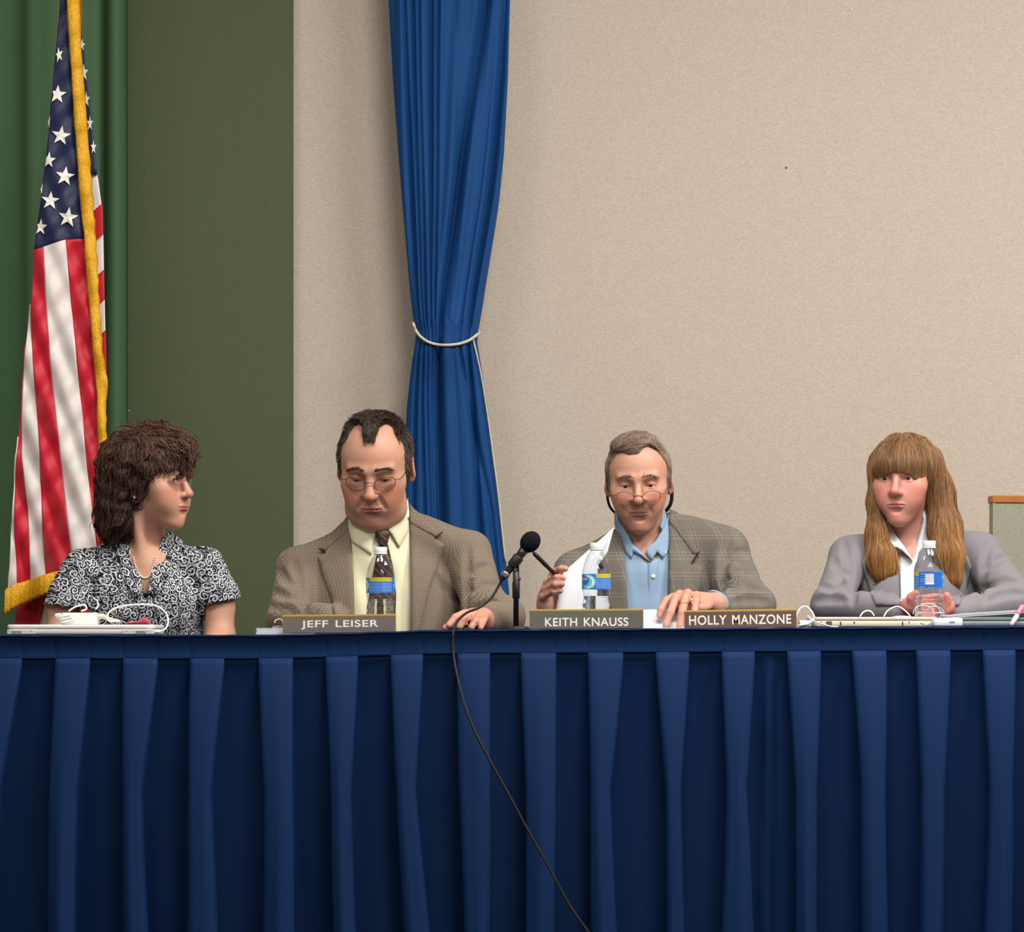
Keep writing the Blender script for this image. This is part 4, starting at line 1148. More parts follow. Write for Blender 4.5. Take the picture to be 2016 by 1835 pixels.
# hair: cap with deep temples and a thin widow's peak
H = SDF(); T = h2.T; q = h2.s; w_ = h2.o['w']
H.ell(T((0, .022, .036)), np.array((.0805*w_, .0985, .0875))*q, h2.R, .01)
H.ell(T((0, -.030, .022)), np.array((.066*w_+.0045, .0620, .0855))*q, h2.R, .012)
for sg in (-1, 1): H.ell(T((sg*.070, .000, .018)), np.array((.013, .030, .048))*q, h2.R, .012)
H.ell(T((0, .000, .102)), np.array((.060, .062, .028))*q, h2.R, .02)
H.ell(T((0, -.080, .006)), np.array((.082, .080, .082))*q, h2.R, .005, 's')
H.ell(T((0, -.070, -.060)), np.array((.11, .085, .085))*q, h2.R, .006, 's')
for sg in (-1, 1): H.ell(T((sg*.039, -.080, .078)), np.array((.0265, .064, .042))*q, h2.R@rot(0, 0, sg*16), .006, 's')
for sg in (-1, 1): H.ell(T((sg*.042, -.060, .114)), np.array((.026, .060, .038))*q, h2.R@rot(0, 0, sg*20), .006, 's')
for sg in (-1, 1): H.ell(T((sg*.088, .014, -.010)), np.array((.022, .024, .036))*q, h2.R, .006, 's')
H.ell(T((0, .06, -.11)), np.array((.12, .10, .09))*q, h2.R, .008, 's')
H.disp = wrinkle(.0010, 260, 12)
cr2 = T((0, .05, .125))
def fl2(P, rg):
    L = h2.L(P); d = P-cr2; d = d/np.linalg.norm(d, axis=1)[:, None]
    up = (h2.R@np.array([0, -.2, 1.0]))[None]*np.clip((L[:, 2:]-.07)/.05, 0, 1)*np.clip((L[:, 1:2]+.05)/.04, 0, 1)*.5
    return d*.8+up+(h2.R@np.array([0, .5, -.5]))*np.clip((.05-L[:, 2:])/.05, 0, 1)+rg.normal(0, .15, P.shape)
def tint2(P):
    L = h2.L(P); g = np.clip((.075-L[:, 2:])/.06, 0, 1); return 1+g*np.array([[1.3, 1.5, 1.7]])
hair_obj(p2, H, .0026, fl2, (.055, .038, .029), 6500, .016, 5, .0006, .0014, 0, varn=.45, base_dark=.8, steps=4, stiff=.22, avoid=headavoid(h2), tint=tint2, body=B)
# jacket
J = SDF()
J.ell(W(752, 1245, .705), (.207, .128, .265), k=.04)
J.chain(pts3([(702, 1078, .715, .055), (588, 1117, .69, .050)]), .035); J.chain(pts3([(800, 1048, .715, .055), (922, 1084, .69, .050)]), .035)
J.chain(pts3([(586, 1122, .69, .052), (570, 1222, .60, .052), (650, 1222, .34, .041)]), .022)
J.chain(pts3([(922, 1090, .69, .053), (958, 1200, .58, .054), (990, 1216, .49, .049), (962, 1221, .325, .036)]), .022)
Jf = J.copy()
for uvs in (((577, 1100), (590, 1140), (596, 1185), (594, 1215)), ((921, 1075), (918, 1120), (916, 1170), (919, 1228))): crease(J, uvs, .009, .016)
for uvs in (((533, 1160), (560, 1172), (584, 1178)), ((530, 1192), (558, 1196), (586, 1208)), ((545, 1120), (562, 1140), (580, 1150)), ((925, 1128), (945, 1116), (962, 1112)), ((926, 1165), (955, 1150), (985, 1150)), ((930, 1200), (962, 1182), (1000, 1186)), ((860, 1130), (880, 1160), (905, 1190))): crease(J, uvs, .006, .016)
J.disp = wrinkle(.0022, 32, 21)
J.box(W(751, 1120, .55), (.0735, .16, .34), .004, None, .006, 's')
V, Q = J.mesh(.0034, (-9, -9, ZCUT)); V = relax(V, Q, 2)
jk = mk('jacket', V, Q, M_TW2, p2)
Jg = Jf.copy(); Jg.disp = J.disp
patch('lapel', [(690, 1018), (676, 1030), (648, 1052), (633, 1080), (640, 1088), (626, 1096), (634, 1130), (652, 1176), (668, 1262), (700, 1262), (697, 1150), (691, 1060)], Jg, .003, .0065, M_TW2, jk, 5, 7)
patch('lapel', [(806, 1006), (826, 1026), (850, 1046), (866, 1052), (858, 1060), (874, 1072), (864, 1110), (846, 1160), (822, 1262), (808, 1262), (809, 1150), (808, 1060)], Jg, .003, .0065, M_TW2, jk, 5, 7)
patch('jacket_collar', [(684, 1014), (690, 1040), (672, 1058), (640, 1084), (632, 1080), (650, 1050), (676, 1026)], Jg, .008, .004, M_TW2, jk, 5, 6)
patch('jacket_collar', [(806, 990), (814, 1000), (838, 1022), (866, 1050), (858, 1058), (828, 1042), (808, 1030)], Jg, .008, .004, M_TW2, jk, 5, 6)
for pts in ([(640, 1087), (633, 1082), (627, 1080)], [(858, 1059), (866, 1052), (871, 1047)]): seam(pts, Jg, .0016, M_SEAM, jk, 'notch', .0105)
# shirt
S2 = SDF(); S2.ell(W(752, 1250, .705), (.19, .112, .265), k=.03); S2.cap(W(748, 1060, .69), W(748, 1100, .69), .078, .085, .03)
S2.cap(h2.T((0, .012, -.085)), W(748, 1075, .69), .066, .074, .02)
Sc = S2.copy(); S2.ell(h2.T((0, -.03, -.055)), np.array((.064, .075, .075))*q, h2.R, .006, 's')
S2.disp = wrinkle(.0018, 50, 31, [(1, 0, .25)]*7)
V, Q = S2.mesh(.0038, (W(668, 0, .7)[0], -9, ZCUT), (W(832, 0, .7)[0], 9, 9)); V = relax(V, Q, 1)
sh = mk('shirt', V, Q, M_CREAM, p2)
patch('collar', [(685, 1000), (686, 1040), (692, 1066), (731, 1092), (736, 1062), (744, 1046), (728, 1036), (704, 1012)], Sc, .004, .004, M_CREAM, sh, 4, 5)
patch('collar', [(803, 980), (806, 1010), (804, 1046), (786, 1078), (770, 1052), (764, 1044), (782, 1022), (798, 996)], Sc, .004, .004, M_CREAM, sh, 4, 5)
m_t = Mat('striped_tie', lin(60, 46, 34), .5, .4); x, y, z_ = m_t.xyz(); st = ((x*.9+z_)*330.0).sin().ramp(.75, .95)
m_t.color(m_t.mix(st*.6, lin(62, 40, 32), lin(128, 112, 84)))
tie = patch('necktie', [(746, 1072), (738, 1110), (728, 1160), (722, 1240), (778, 1240), (780, 1170), (774, 1118), (764, 1072)], Sc, .004, .006, m_t.m, p2, 5, 6)
patch('tie_knot', [(738, 1046), (752, 1040), (768, 1046), (765, 1064), (760, 1078), (750, 1078), (743, 1066)], Sc, .006, .011, m_t.m, tie, 4, 8)
legs(p2, 750, .76, M_TROU, M_SHOE)

# ------------------------------------------------------------------ person 3: grey plaid jacket, blue open collar, half-glasses
Y3 = .72
p3 = empty('person', (W(1290, 0, Y3)[0], Y3, 0), 'person in a grey plaid jacket and open blue shirt leafing through papers', 'person')
h3 = Head(W(1256, 955, .600), -4, 12, -2, .955, w=1.0, jaw=1.0, brow=1.0, open=.0026, lidz=-.003, smile=1, nose=1.02, fold=1.0, lips=.85)
B = SDF(); h3.build(B)
bodycore(B, 1285, 1080, Y3, h3, .057, W(1276, 1090, .725), .15)
B.ell(W(1278, 1130, .685), (.075, .055, .07), k=.03)
B.chain(pts3([(1132, 1132, .69, .030), (1138, 1212, .47, .028), (1082, 1226, .33, .027)]), .02)
# hand holding the papers: palm behind, four fingers wrapped over the sheet edge
B.ell(W(1078, 1186, .315), (.021, .030, .036), rot(-25, 0, -18), .012)
B.chain(pts3([(1082, 1224, .33, .026), (1078, 1195, .318, .024)]), .015)
for ch in (((1082, 1150, .310, .0100), (1090, 1127, .292, .0095), (1105, 1120, .268, .0085), (1113, 1120, .262, .0075)),
           ((1074, 1160, .305, .0100), (1078, 1147, .285, .0098), (1096, 1138, .258, .0088), (1108, 1138, .254, .0078)),
           ((1069, 1172, .302, .0098), (1073, 1160, .280, .0096), (1093, 1151, .254, .0088), (1106, 1150, .252, .0078)),
           ((1066, 1185, .302, .0092), (1070, 1174, .282, .0090), (1090, 1165, .258, .0080), (1103, 1163, .256, .0072))): B.chain(pts3(ch), .0035)
B.chain(pts3([(1080, 1190, .33, .014), (1098, 1165, .325, .011), (1112, 1140, .315, .009)]), .008)
# other hand pressing on the sheets
B.chain(pts3([(1430, 1094, .69, .030), (1450, 1155, .61, .030), (1480, 1194, .49, .030), (1408, 1192, .375, .026)]), .02)
B.ell(W(1368, 1186, .335), (.042, .045, .017), rot(22, 22), .014)
B.chain(pts3([(1408, 1190, .372, .026), (1372, 1184, .34, .022)]), .015)
for ch in (((1326, 1176, .318, .0108), (1312, 1183, .285, .0098), (1302, 1200, .262, .0090), (1299, 1212, .258, .0078)),
           ((1338, 1170, .302, .0110), (1330, 1178, .260, .0100), (1320, 1206, .232, .0090), (1311, 1229, .226, .0080)),
           ((1354, 1168, .296, .0110), (1349, 1178, .250, .0100), (1343, 1206, .224, .0092), (1338, 1231, .220, .0080)),
           ((1371, 1172, .298, .0102), (1370, 1184, .258, .0094), (1367, 1210, .236, .0085), (1364, 1232, .232, .0075))): B.chain(pts3(ch), .0035)
B.chain(pts3([(1352, 1196, .36, .014), (1322, 1206, .33, .0115), (1300, 1222, .315, .0095)]), .007)
def c3(V):
    c = h3.cols(V, SK_C, lip=(.44, .18, .15), stub=.15, ruddy=1.1)
    hand = ((np.linalg.norm(V-W(1350, 1195, .29), axis=1) < .10) | (np.linalg.norm(V-W(1085, 1165, .29), axis=1) < .08))[:, None]; return np.where(hand, c*np.array([1.06, .96, 1.0]), c)
z = W(0, 1125, .7)[2]
def zone(u0, v0, u1, v1, y0, y1):
    c_ = np.array([W(u, v, y) for u in (u0, u1) for v in (v0, v1) for y in (y0, y1)]); return c_.min(0), c_.max(0)
za = zone(1050, 1105, 1122, 1250, .22, .40); zb = zone(1285, 1150, 1420, 1245, .19, .42)
finish_body(p3, B, h3, c3, [(.0022, (-9, .5, z), (9, 9, 9)), (.0021, *za), (.0021, *zb), (.008, (-9, -9, ZCUT-.05), (9, 9, z+.05))])
h3.eyes(p3, (.08, .10, .11), (0, -.25))
h3.strands([(.012, .032), (.026, .033), (.040, .030), (.049, .025)], 60, 8, .0006, .007, (.20, .13, .09), .004, 'eyebrow', p3, B)
ringp = W(1345, 1193, .236)
MB().tube([ringp+np.array([.0102*math.cos(a), -.006*math.sin(a), .0102*math.sin(a)*.75+.003*math.cos(a)]) for a in np.arange(20)*2*PI/20], .0016, 6, closed=True).build('ring', M_GOLDM, p3)
gl3 = glasses(h3, p3, y=-.117, z=-.020, rx=.0225, rz=.0165, gap=.0335, rim=.0009, sq=2.2, tz=.006, mat=plain('thin_dark_rim', (120, 80, 84), .3, .6, metal=.4))
M_STRAP = plain('black_strap', (24, 22, 22), .7)
for sg in (-1, 1):
    o_ = h3.o['w']
    MB().tube(catmull([h3.T((sg*.080, .020, .000)), h3.T((sg*.083, .024, -.030)), h3.T((sg*.078, .028, -.062)), h3.T((sg*.058, .045, -.088)), h3.T((sg*.03, .075, -.100))], 6), .0032 if sg < 0 else .0045, 8).build('glasses_strap', M_STRAP, p3)
H = SDF(); T = h3.T; q = h3.s
H.ell(T((0, .022, .038)), np.array((.0805, .0990, .0880))*q, h3.R, .01)
H.ell(T((0, -.030, .022)), np.array((.070, .0615, .0845))*q, h3.R, .012)
for sg in (-1, 1): H.ell(T((sg*.071, .002, .016)), np.array((.012, .026, .046))*q, h3.R, .012)
H.ell(T((-.004, -.012, .102)), np.array((.062, .055, .026))*q, h3.R, .02)
H.ell(T((.002, -.082, .012)), np.array((.078, .080, .078))*q, h3.R, .005, 's')
H.ell(T((0, -.070, -.055)), np.array((.11, .083, .085))*q, h3.R, .006, 's')
H.ell(T((.034, -.092, .082)), np.array((.030, .062, .030))*q, h3.R@rot(0, 0, 12), .006, 's')
H.ell(T((-.040, -.092, .068)), np.array((.026, .060, .030))*q, h3.R, .006, 's')
for sg in (-1, 1): H.ell(T((sg*.088, .014, -.010)), np.array((.022, .024, .036))*q, h3.R, .006, 's')
H.ell(T((0, .06, -.115)), np.array((.12, .10, .09))*q, h3.R, .008, 's')
H.disp = wrinkle(.0009, 200, 14)
def tint3(P):
    L = h3.L(P); g = np.clip((.075-L[:, 2:])/.06, 0, 1); return 1+g*np.array([[.05, .25, .45]])
part3 = T((.030, .02, .13))
def fl3(P, rg):
    L = h3.L(P); d = np.zeros_like(P); side = np.where(L[:, 0] > .030, 1.0, -1.0)
    loc = np.stack([side*1.0, -.35+0*side, -.25-1.2*np.clip((.08-L[:, 2])/.06, 0, 1)], -1); loc[:, 1] += np.clip((.05-L[:, 2])/.05, 0, 1)*.9
    return loc@h3.R.T+rg.normal(0, .12, P.shape)
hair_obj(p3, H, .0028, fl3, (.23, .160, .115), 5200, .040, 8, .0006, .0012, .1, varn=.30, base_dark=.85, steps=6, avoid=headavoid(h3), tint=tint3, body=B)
J = SDF()
J.ell(W(1290, 1245, .725), (.208, .128, .262), k=.04)
J.chain(pts3([(1236, 1080, .735, .054), (1134, 1126, .69, .047)]), .035); J.chain(pts3([(1318, 1056, .735, .058), (1428, 1080, .69, .053)]), .035)
J.chain(pts3([(1132, 1130, .69, .050), (1140, 1210, .46, .047), (1092, 1228, .35, .034)]), .022)
J.chain(pts3([(1432, 1086, .69, .054), (1450, 1150, .61, .053), (1484, 1192, .49, .050), (1425, 1193, .40, .040)]), .022)
Jf = J.copy()
for uvs in (((1444, 1042), (1428, 1075), (1420, 1120), (1420, 1165), (1428, 1185)), ((1122, 1100), (1130, 1130), (1136, 1165))): crease(J, uvs, .009, .016)
for uvs in (((1424, 1106), (1450, 1086), (1474, 1084)), ((1424, 1148), (1452, 1122), (1486, 1128)), ((1430, 1172), (1465, 1150), (1500, 1156)), ((1440, 1185), (1480, 1178), (1512, 1182)), ((1380, 1160), (1372, 1185), (1366, 1200))): crease(J, uvs, .0065, .016)
J.disp = wrinkle(.0022, 34, 27)
J.box(W(1274, 1110, .56), (.0535, .17, .34), .004, None, .006, 's')
J.ell(h3.T((0, .01, -.10)), (.062, .075, .10), h3.R, .008, 's')
V, Q = J.mesh(.0034, (-9, -9, ZCUT)); V = relax(V, Q, 2)
jk = mk('jacket', V, Q, M_TW3, p3)
Jg = Jf.copy(); Jg.disp = J.disp
patch('lapel', [(1222, 1030), (1206, 1052), (1190, 1082), (1176, 1108), (1186, 1118), (1176, 1128), (1188, 1160), (1212, 1245), (1238, 1245), (1234, 1140), (1229, 1085), (1226, 1050)], Jg, .003, .0065, M_TW3, jk, 5, 7)
patch('lapel', [(1318, 1012), (1340, 1040), (1366, 1074), (1376, 1090), (1364, 1108), (1384, 1118), (1378, 1160), (1362, 1245), (1320, 1245), (1318, 1140), (1317, 1060)], Jg, .003, .0065, M_TW3, jk, 5, 7)
patch('jacket_collar', [(1318, 1002), (1334, 1008), (1352, 1034), (1376, 1088), (1364, 1092), (1340, 1058), (1318, 1028)], Jg, .008, .004, M_TW3, jk, 5, 6)
for pts in ([(1362, 1110), (1370, 1096), (1377, 1086)], [(1188, 1118), (1180, 1110), (1174, 1104)]): seam(pts, Jg, .0016, M_SEAM, jk, 'notch', .0105)
# cuff
MB().tube([W(1407, 1190, .388)+rot(40)@np.array([0.006*math.cos(2*a), .037*math.cos(a), .031*math.sin(a)]) for a in np.arange(24)*2*PI/24], .0035, 8, closed=True).build('shirt_cuff', M_OXF, p3)
S3 = SDF(); S3.ell(W(1288, 1250, .725), (.19, .112, .262), k=.03); S3.cap(W(1276, 1085, .715), W(1278, 1130, .71), .070, .08, .03)
S3.cap(h3.T((0, .016, -.095)), W(1276, 1090, .715), .064, .070, .02)
Sc = S3.copy(); S3.ell(h3.T((0, -.03, -.06)), np.array((.064, .07, .075))*q, h3.R, .006, 's')
S3.chain(pts3([(1276, 1060, .62, .046), (1280, 1092, .62, .020), (1283, 1106, .62, .004)]), .006, 's', sc=(1, 2.2, 1))
S3.disp = wrinkle(.0022, 55, 33, [(1, 0, .3)]*7)
V, Q = S3.mesh(.0036, (W(1210, 0, .7)[0], -9, ZCUT), (W(1345, 0, .7)[0], 9, 9)); V = relax(V, Q, 1)
sh = mk('shirt', V, Q, M_OXF, p3)
patch('collar', [(1221, 1030), (1224, 1062), (1232, 1088), (1243, 1100), (1247, 1086), (1266, 1096), (1282, 1107), (1264, 1088), (1246, 1072), (1234, 1050)], Sc, .004, .004, M_OXF, sh, 4, 5)
patch('collar', [(1317, 1012), (1318, 1052), (1316, 1084), (1305, 1100), (1294, 1086), (1283, 1104), (1275, 1094), (1271, 1082), (1290, 1066), (1306, 1040)], Sc, .004, .004, M_OXF, sh, 4, 5)
patch('placket', [(1276, 1108), (1296, 1100), (1294, 1205), (1274, 1205)], Sc, .001, .002, M_OXF, sh, 6, 3)
P_, D_ = drop([(1286, 1135), (1240, 1078), (1308, 1088)], Sc)
for a, d in zip(P_, D_): MB().lathe([(.005, 0), (.0055, .0012), (.004, .002)], a-d*.004, -d, 14).build('button', M_BTN, sh)
legs(p3, 1285, .78, M_TROU, M_SHOE)

# ------------------------------------------------------------------ person 4: grey blazer, pale blouse, long straight hair
Y4 = .72
p4 = empty('person', (W(1795, 0, Y4)[0], Y4, 0), 'person with long straight light brown hair in a plain grey blazer', 'person')
h4 = Head(W(1766, 942, .605), -20, 3, 0, .915, jaw=.96, brow=.7, open=.0034, lidz=-.0010)
B = SDF(); h4.build(B)
bodycore(B, 1795, 1080, Y4, h4, .049, W(1790, 1095, .73), .13)
B.ell(W(1790, 1128, .685), (.07, .05, .075), k=.03)
B.chain(pts3([(1678, 1104, .69, .028), (1640, 1194, .54, .026), (1772, 1204, .37, .024)]), .02)
B.chain(pts3([(1934, 1104, .69, .028), (1996, 1188, .54, .028), (1880, 1206, .37, .024)]), .02)
# clasped hands
B.ell(W(1800, 1194, .345), (.034, .028, .024), rot(10, 0, 10), .012); B.ell(W(1852, 1196, .345), (.034, .028, .024), rot(-10, 0, -10), .012)
for i in range(4):      # fingers of one hand folded over the other
    B.chain(pts3([(1858-i, 1176+i*12, .330, .0078), (1840, 1174+i*12, .303, .0072), (1818, 1176+i*12, .300, .0066), (1804, 1179+i*12, .312, .006)]), .0025)
B.chain(pts3([(1800, 1190, .33, .0115), (1794, 1176, .315, .010), (1803, 1168, .305, .0085)]), .005)
B.chain(pts3([(1856, 1190, .33, .0115), (1866, 1180, .315, .010), (1864, 1172, .305, .0085)]), .005)
def c4(V):
    c = h4.cols(V, SK_D, lip=(.45, .15, .14), ruddy=.9)
    hand = (np.linalg.norm(V-W(1828, 1192, .32), axis=1) < .09)[:, None]; return np.where(hand, c*np.array([1.05, .85, .95]), c)
z = W(0, 1125, .7)[2]; zb = zone(1770, 1155, 1885, 1245, .26, .42)
finish_body(p4, B, h4, c4, [(.0022, (-9, .5, z), (9, 9, 9)), (.0022, *zb), (.008, (-9, -9, ZCUT-.05), (9, 9, z+.05))])
h4.eyes(p4, (.10, .08, .05), (-.1, 0))
H = SDF(); T = h4.T; q = h4.s
H.ell(T((0, .020, .040)), np.array((.089, .106, .090))*q, h4.R, .01)
H.ell(T((0, -.030, .024)), np.array((.074, .067, .087))*q, h4.R, .012)
H.ell(T((0, -.056, .046)), np.array((.068, .046, .036))*q, h4.R, .016)
H.ell(T((.002, -.086, -.052)), np.array((.070, .115, .0745))*q, h4.R, .004, 's')
H.ell(T((0, -.040, -.140)), np.array((.060, .11, .10))*q, h4.R, .006, 's')
H.chain([(*T((-.070, -.004, .040)), .020), (*W(1726, 990, .665), .018), (*W(1726, 1050, .645), .022), (*W(1732, 1100, .625), .026), (*W(1733, 1128, .615), .022)], .03)
H.chain([(*W(1745, 1090, .62), .022), (*W(1756, 1120, .615), .016)], .02)
H.chain([(*T((.066, .012, .045)), .030), (*W(1846, 970, .69), .034), (*W(1860, 1040, .665), .034), (*W(1868, 1095, .63), .030), (*W(1878, 1140, .615), .019)], .035)
H.chain([(*T((.0, .085, .03)), .05), (*W(1810, 1060, .79), .06)], .04)
H.ell(W(1778, 1000, .50), (.040, .115, .060), None, .010, 's')
H.disp = wrinkle(.0014, 190, 18, [(1, .5, .02)]*7)
face4 = inpoly([(1731, 936), (1742, 930), (1800, 930), (1824, 936), (1832, 970), (1820, 1010), (1800, 1045), (1770, 1045), (1738, 1010), (1730, 970)])
cr4 = T((.0, .02, .125))
def fl4(P, rg):
    L = h4.L(P); d = P-cr4; d = d/np.linalg.norm(d, axis=1)[:, None]; dn = np.clip((.10-L[:, 2:])/.05, 0, 1)
    return d*(1-dn)*.9+np.array([0, -.08, -1.0])*dn+rg.normal(0, .045, P.shape)
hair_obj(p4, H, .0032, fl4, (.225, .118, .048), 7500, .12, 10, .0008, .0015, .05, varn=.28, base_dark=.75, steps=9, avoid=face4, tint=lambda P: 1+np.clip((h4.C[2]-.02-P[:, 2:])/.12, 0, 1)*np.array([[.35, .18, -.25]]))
J = SDF()
J.ell(W(1797, 1245, .725), (.182, .122, .25), k=.04)
for u in (1752, 1842): J.ell(W(u, 1170, .655), (.06, .055, .065), k=.05)
J.chain(pts3([(1748, 1078, .735, .047), (1676, 1094, .69, .046)]), .035); J.chain(pts3([(1836, 1074, .735, .047), (1932, 1092, .69, .050)]), .035)
J.chain(pts3([(1675, 1098, .69, .050), (1636, 1192, .54, .047), (1765, 1206, .375, .035)]), .022)
J.chain(pts3([(1936, 1098, .69, .052), (1998, 1186, .54, .050), (1888, 1208, .375, .036)]), .022)
Jf = J.copy()
for uvs in (((1660, 1062), (1672, 1110), (1678, 1160), (1677, 1188)), ((1950, 1060), (1936, 1105), (1930, 1150), (1936, 1186))): crease(J, uvs, .008, .016)
for uvs in (((1640, 1098), (1655, 1120), (1672, 1128)), ((1615, 1150), (1640, 1156), (1668, 1150)), ((1600, 1182), (1630, 1176), (1665, 1182)), ((1940, 1118), (1962, 1100), (1980, 1092)), ((1938, 1160), (1972, 1140), (2002, 1140)), ((1944, 1182), (1985, 1166), (2014, 1168))): crease(J, uvs, .0065, .016)
J.disp = wrinkle(.002, 34, 37)
J.box(W(1785, 1110, .55), (.024, .16, .34), .004, None, .006, 's')
J.ell(h4.T((0, .0, -.12)), (.052, .085, .10), h4.R, .01, 's')
V, Q = J.mesh(.0034, (-9, -9, ZCUT)); V = relax(V, Q, 2)
jk = mk('blazer', V, Q, M_GREYW, p4)
Jg = Jf.copy(); Jg.disp = J.disp
patch('lapel', [(1738, 1040), (1722, 1060), (1706, 1088), (1698, 1106), (1702, 1130), (1712, 1162), (1724, 1192), (1772, 1192), (1770, 1130), (1760, 1090), (1748, 1058)], Jg, .003, .006, M_GREYW, jk, 5, 7)
patch('lapel', [(1822, 1040), (1850, 1050), (1880, 1076), (1906, 1096), (1912, 1116), (1908, 1140), (1898, 1170), (1888, 1192), (1802, 1192), (1802, 1130), (1808, 1090)], Jg, .003, .006, M_GREYW, jk, 5, 7)
S4 = SDF(); S4.ell(W(1795, 1250, .725), (.16, .105, .25), k=.03); S4.cap(W(1790, 1088, .715), W(1790, 1140, .70), .058, .075, .03)
S4.cap(h4.T((0, .02, -.105)), W(1790, 1090, .715), .054, .060, .02)
Sc = S4.copy(); S4.chain(pts3([(1788, 1030, .62, .046), (1794, 1075, .61, .026), (1800, 1112, .60, .006)]), .006, 's', sc=(1, 2.2, 1)); S4.ell(h4.T((0, -.03, -.07)), (.05, .07, .07), h4.R, .006, 's')
V, Q = S4.mesh(.0036, (W(1728, 0, .7)[0], -9, ZCUT), (W(1850, 0, .7)[0], 9, 9)); V = relax(V, Q, 1)
sh = mk('blouse', V, Q, M_WHITE4, p4)
patch('collar', [(1745, 1030), (1738, 1050), (1737, 1068), (1744, 1086), (1758, 1101), (1761, 1076), (1776, 1084), (1798, 1104), (1782, 1078), (1764, 1054), (1752, 1034)], Jg, .030, .005, M_WHITE4, sh, 4, 5)
patch('placket', [(1772, 1090), (1799, 1106), (1800, 1196), (1773, 1196)], Jg, .001, .003, M_WHITE4, sh, 5, 3)
legs(p4, 1795, .78, M_TROU, M_SHOE)
# ================================================================== things on the table
def zt(u): return float(ztab(u))
M_WPL = plain('white_plastic', (236, 236, 232), .35, .5, 80, .03)
M_WPL2 = plain('grey_white_plastic', (205, 204, 196), .45, .5, 80, .04)
M_BEIGE = plain('aged_white_plastic', (214, 204, 184), .45, .5, 80, .05)
M_SLOT = plain('dark_slot', (62, 58, 52), .6)
M_PAPER = plain('paper_white', (218, 222, 227), .85, .1, 300, .03)
M_BLACKP = plain('black_plastic', (24, 24, 26), .45, .5)
M_MIC = plain('mic_metal', (58, 58, 62), .32, .6, metal=.6)
M_FOAM = plain('mic_foam', (22, 22, 27), .95, .1, 500, .5, .6)
M_CABLE = plain('black_cable', (30, 27, 25), .6, .3)
M_WCABLE = plain('white_cable', (232, 232, 230), .45, .4)

# ---- nameplates with raised lettering
def lettering(text, cu, cv, wpx, hpx, y, tilt, parent, base, R):
    cd = bpy.data.curves.new('lettering', 'FONT'); cd.body = text; cd.size = .03; cd.extrude = .0006; cd.offset = .0005; cd.space_character = 1.08; cd.space_word = 1.35
    to = bpy.data.objects.new('lettering_tmp', cd); COL.objects.link(to)
    dg = bpy.context.evaluated_depsgraph_get(); me = bpy.data.meshes.new_from_object(to.evaluated_get(dg)); bpy.data.objects.remove(to)
    v = np.array([tuple(q.co) for q in me.vertices]); f = [tuple(p.vertices) for p in me.polygons]; bpy.data.meshes.remove(me)
    lo, hi = v.min(0), v.max(0); c = (lo+hi)/2; s_ = ppm(y)
    v = (v-c)*np.array([wpx/s_/(hi[0]-lo[0]), hpx/s_/(hi[1]-lo[1]), 1.0])
    P = np.stack([v[:, 0], -v[:, 2], v[:, 1]], -1)      # stand it up facing the camera
    return mk('lettering', base+(P@R.T), f, M_LETTER, parent, False, label='white engraved capital letters')
M_LETTER = plain('white_letters', (236, 232, 220), .5, .4, 200, .03)
M_BRASS = plain('brass_holder', (224, 190, 96), .3, .5, 60, .06, metal=.55)
def nameplate(text, u0, u1, v0, v1, tu, tv, tw, th, y, rgb, tilt, label):
    cu = (u0+u1)/2; z0 = zt(cu); p0 = W(cu, v1, y); R = rot(0, 0, tilt); base = np.array([p0[0], y, z0])
    s_ = ppm(y); hw = (u1-u0)/2/s_; H_ = (v1-v0)/s_
    t = empty('nameplate', base, label, 'nameplate', 'engraved nameplates along the table edge')
    m = Mat('engraved_plate', lin(*rgb), .38, .5); n = m.noise(500, 2, stretch=(.05, 1, 1)); c = lin(*rgb)
    m.color(m.mix(n, tuple(q*.86 for q in c), tuple(q*1.14 for q in c)))
    def bb(cx, cy, cz, hx, hy, hz): return MB().box(base+R@np.array([cx, cy, cz]), (hx, hy, hz), .0006, R)
    bb(0, 0, H_/2-.0022, hw-.0012, .0022, H_/2-.0025).build('plate', m.m, t, False)
    b = bb(0, .002, H_-.0024, hw, .0045, .0024); b.box(base+R@np.array([0, .012, .0015]), (hw-.002, .010, .0015), .0005, R)
    for sg in (-1, 1): b.box(base+R@np.array([sg*(hw-.0008), .001, H_/2]), (.0007, .0030, H_/2-.001), .0003, R)
    b.box(base+R@np.array([0, .0042, H_/2]), (hw-.001, .001, H_/2-.002), .0003, R)
    b.build('holder', M_BRASS, t, False)
    pt = W(tu, tv, y); lettering(text, tu, tv, tw, th, y, tilt, t, np.array([pt[0], y-.0018, pt[2]]), R)
nameplate('JEFF LEISER', 556, 780, 1207, 1243, 669, 1230, 152, 18, .05, (112, 104, 97), -.5, 'brown-grey engraved nameplate in front of the person in a tie')
nameplate('KEITH KNAUSS', 1042, 1267, 1202, 1241, 1155, 1224.5, 164, 17, .05, (100, 100, 91), -.3, 'grey-green engraved nameplate in front of the bottle beside held papers')
nameplate('HOLLY MANZONE', 1347, 1569, 1201, 1237, 1457, 1220, 201, 19, .05, (104, 82, 76), -.8, 'reddish-brown engraved nameplate beside the hand wearing a ring')

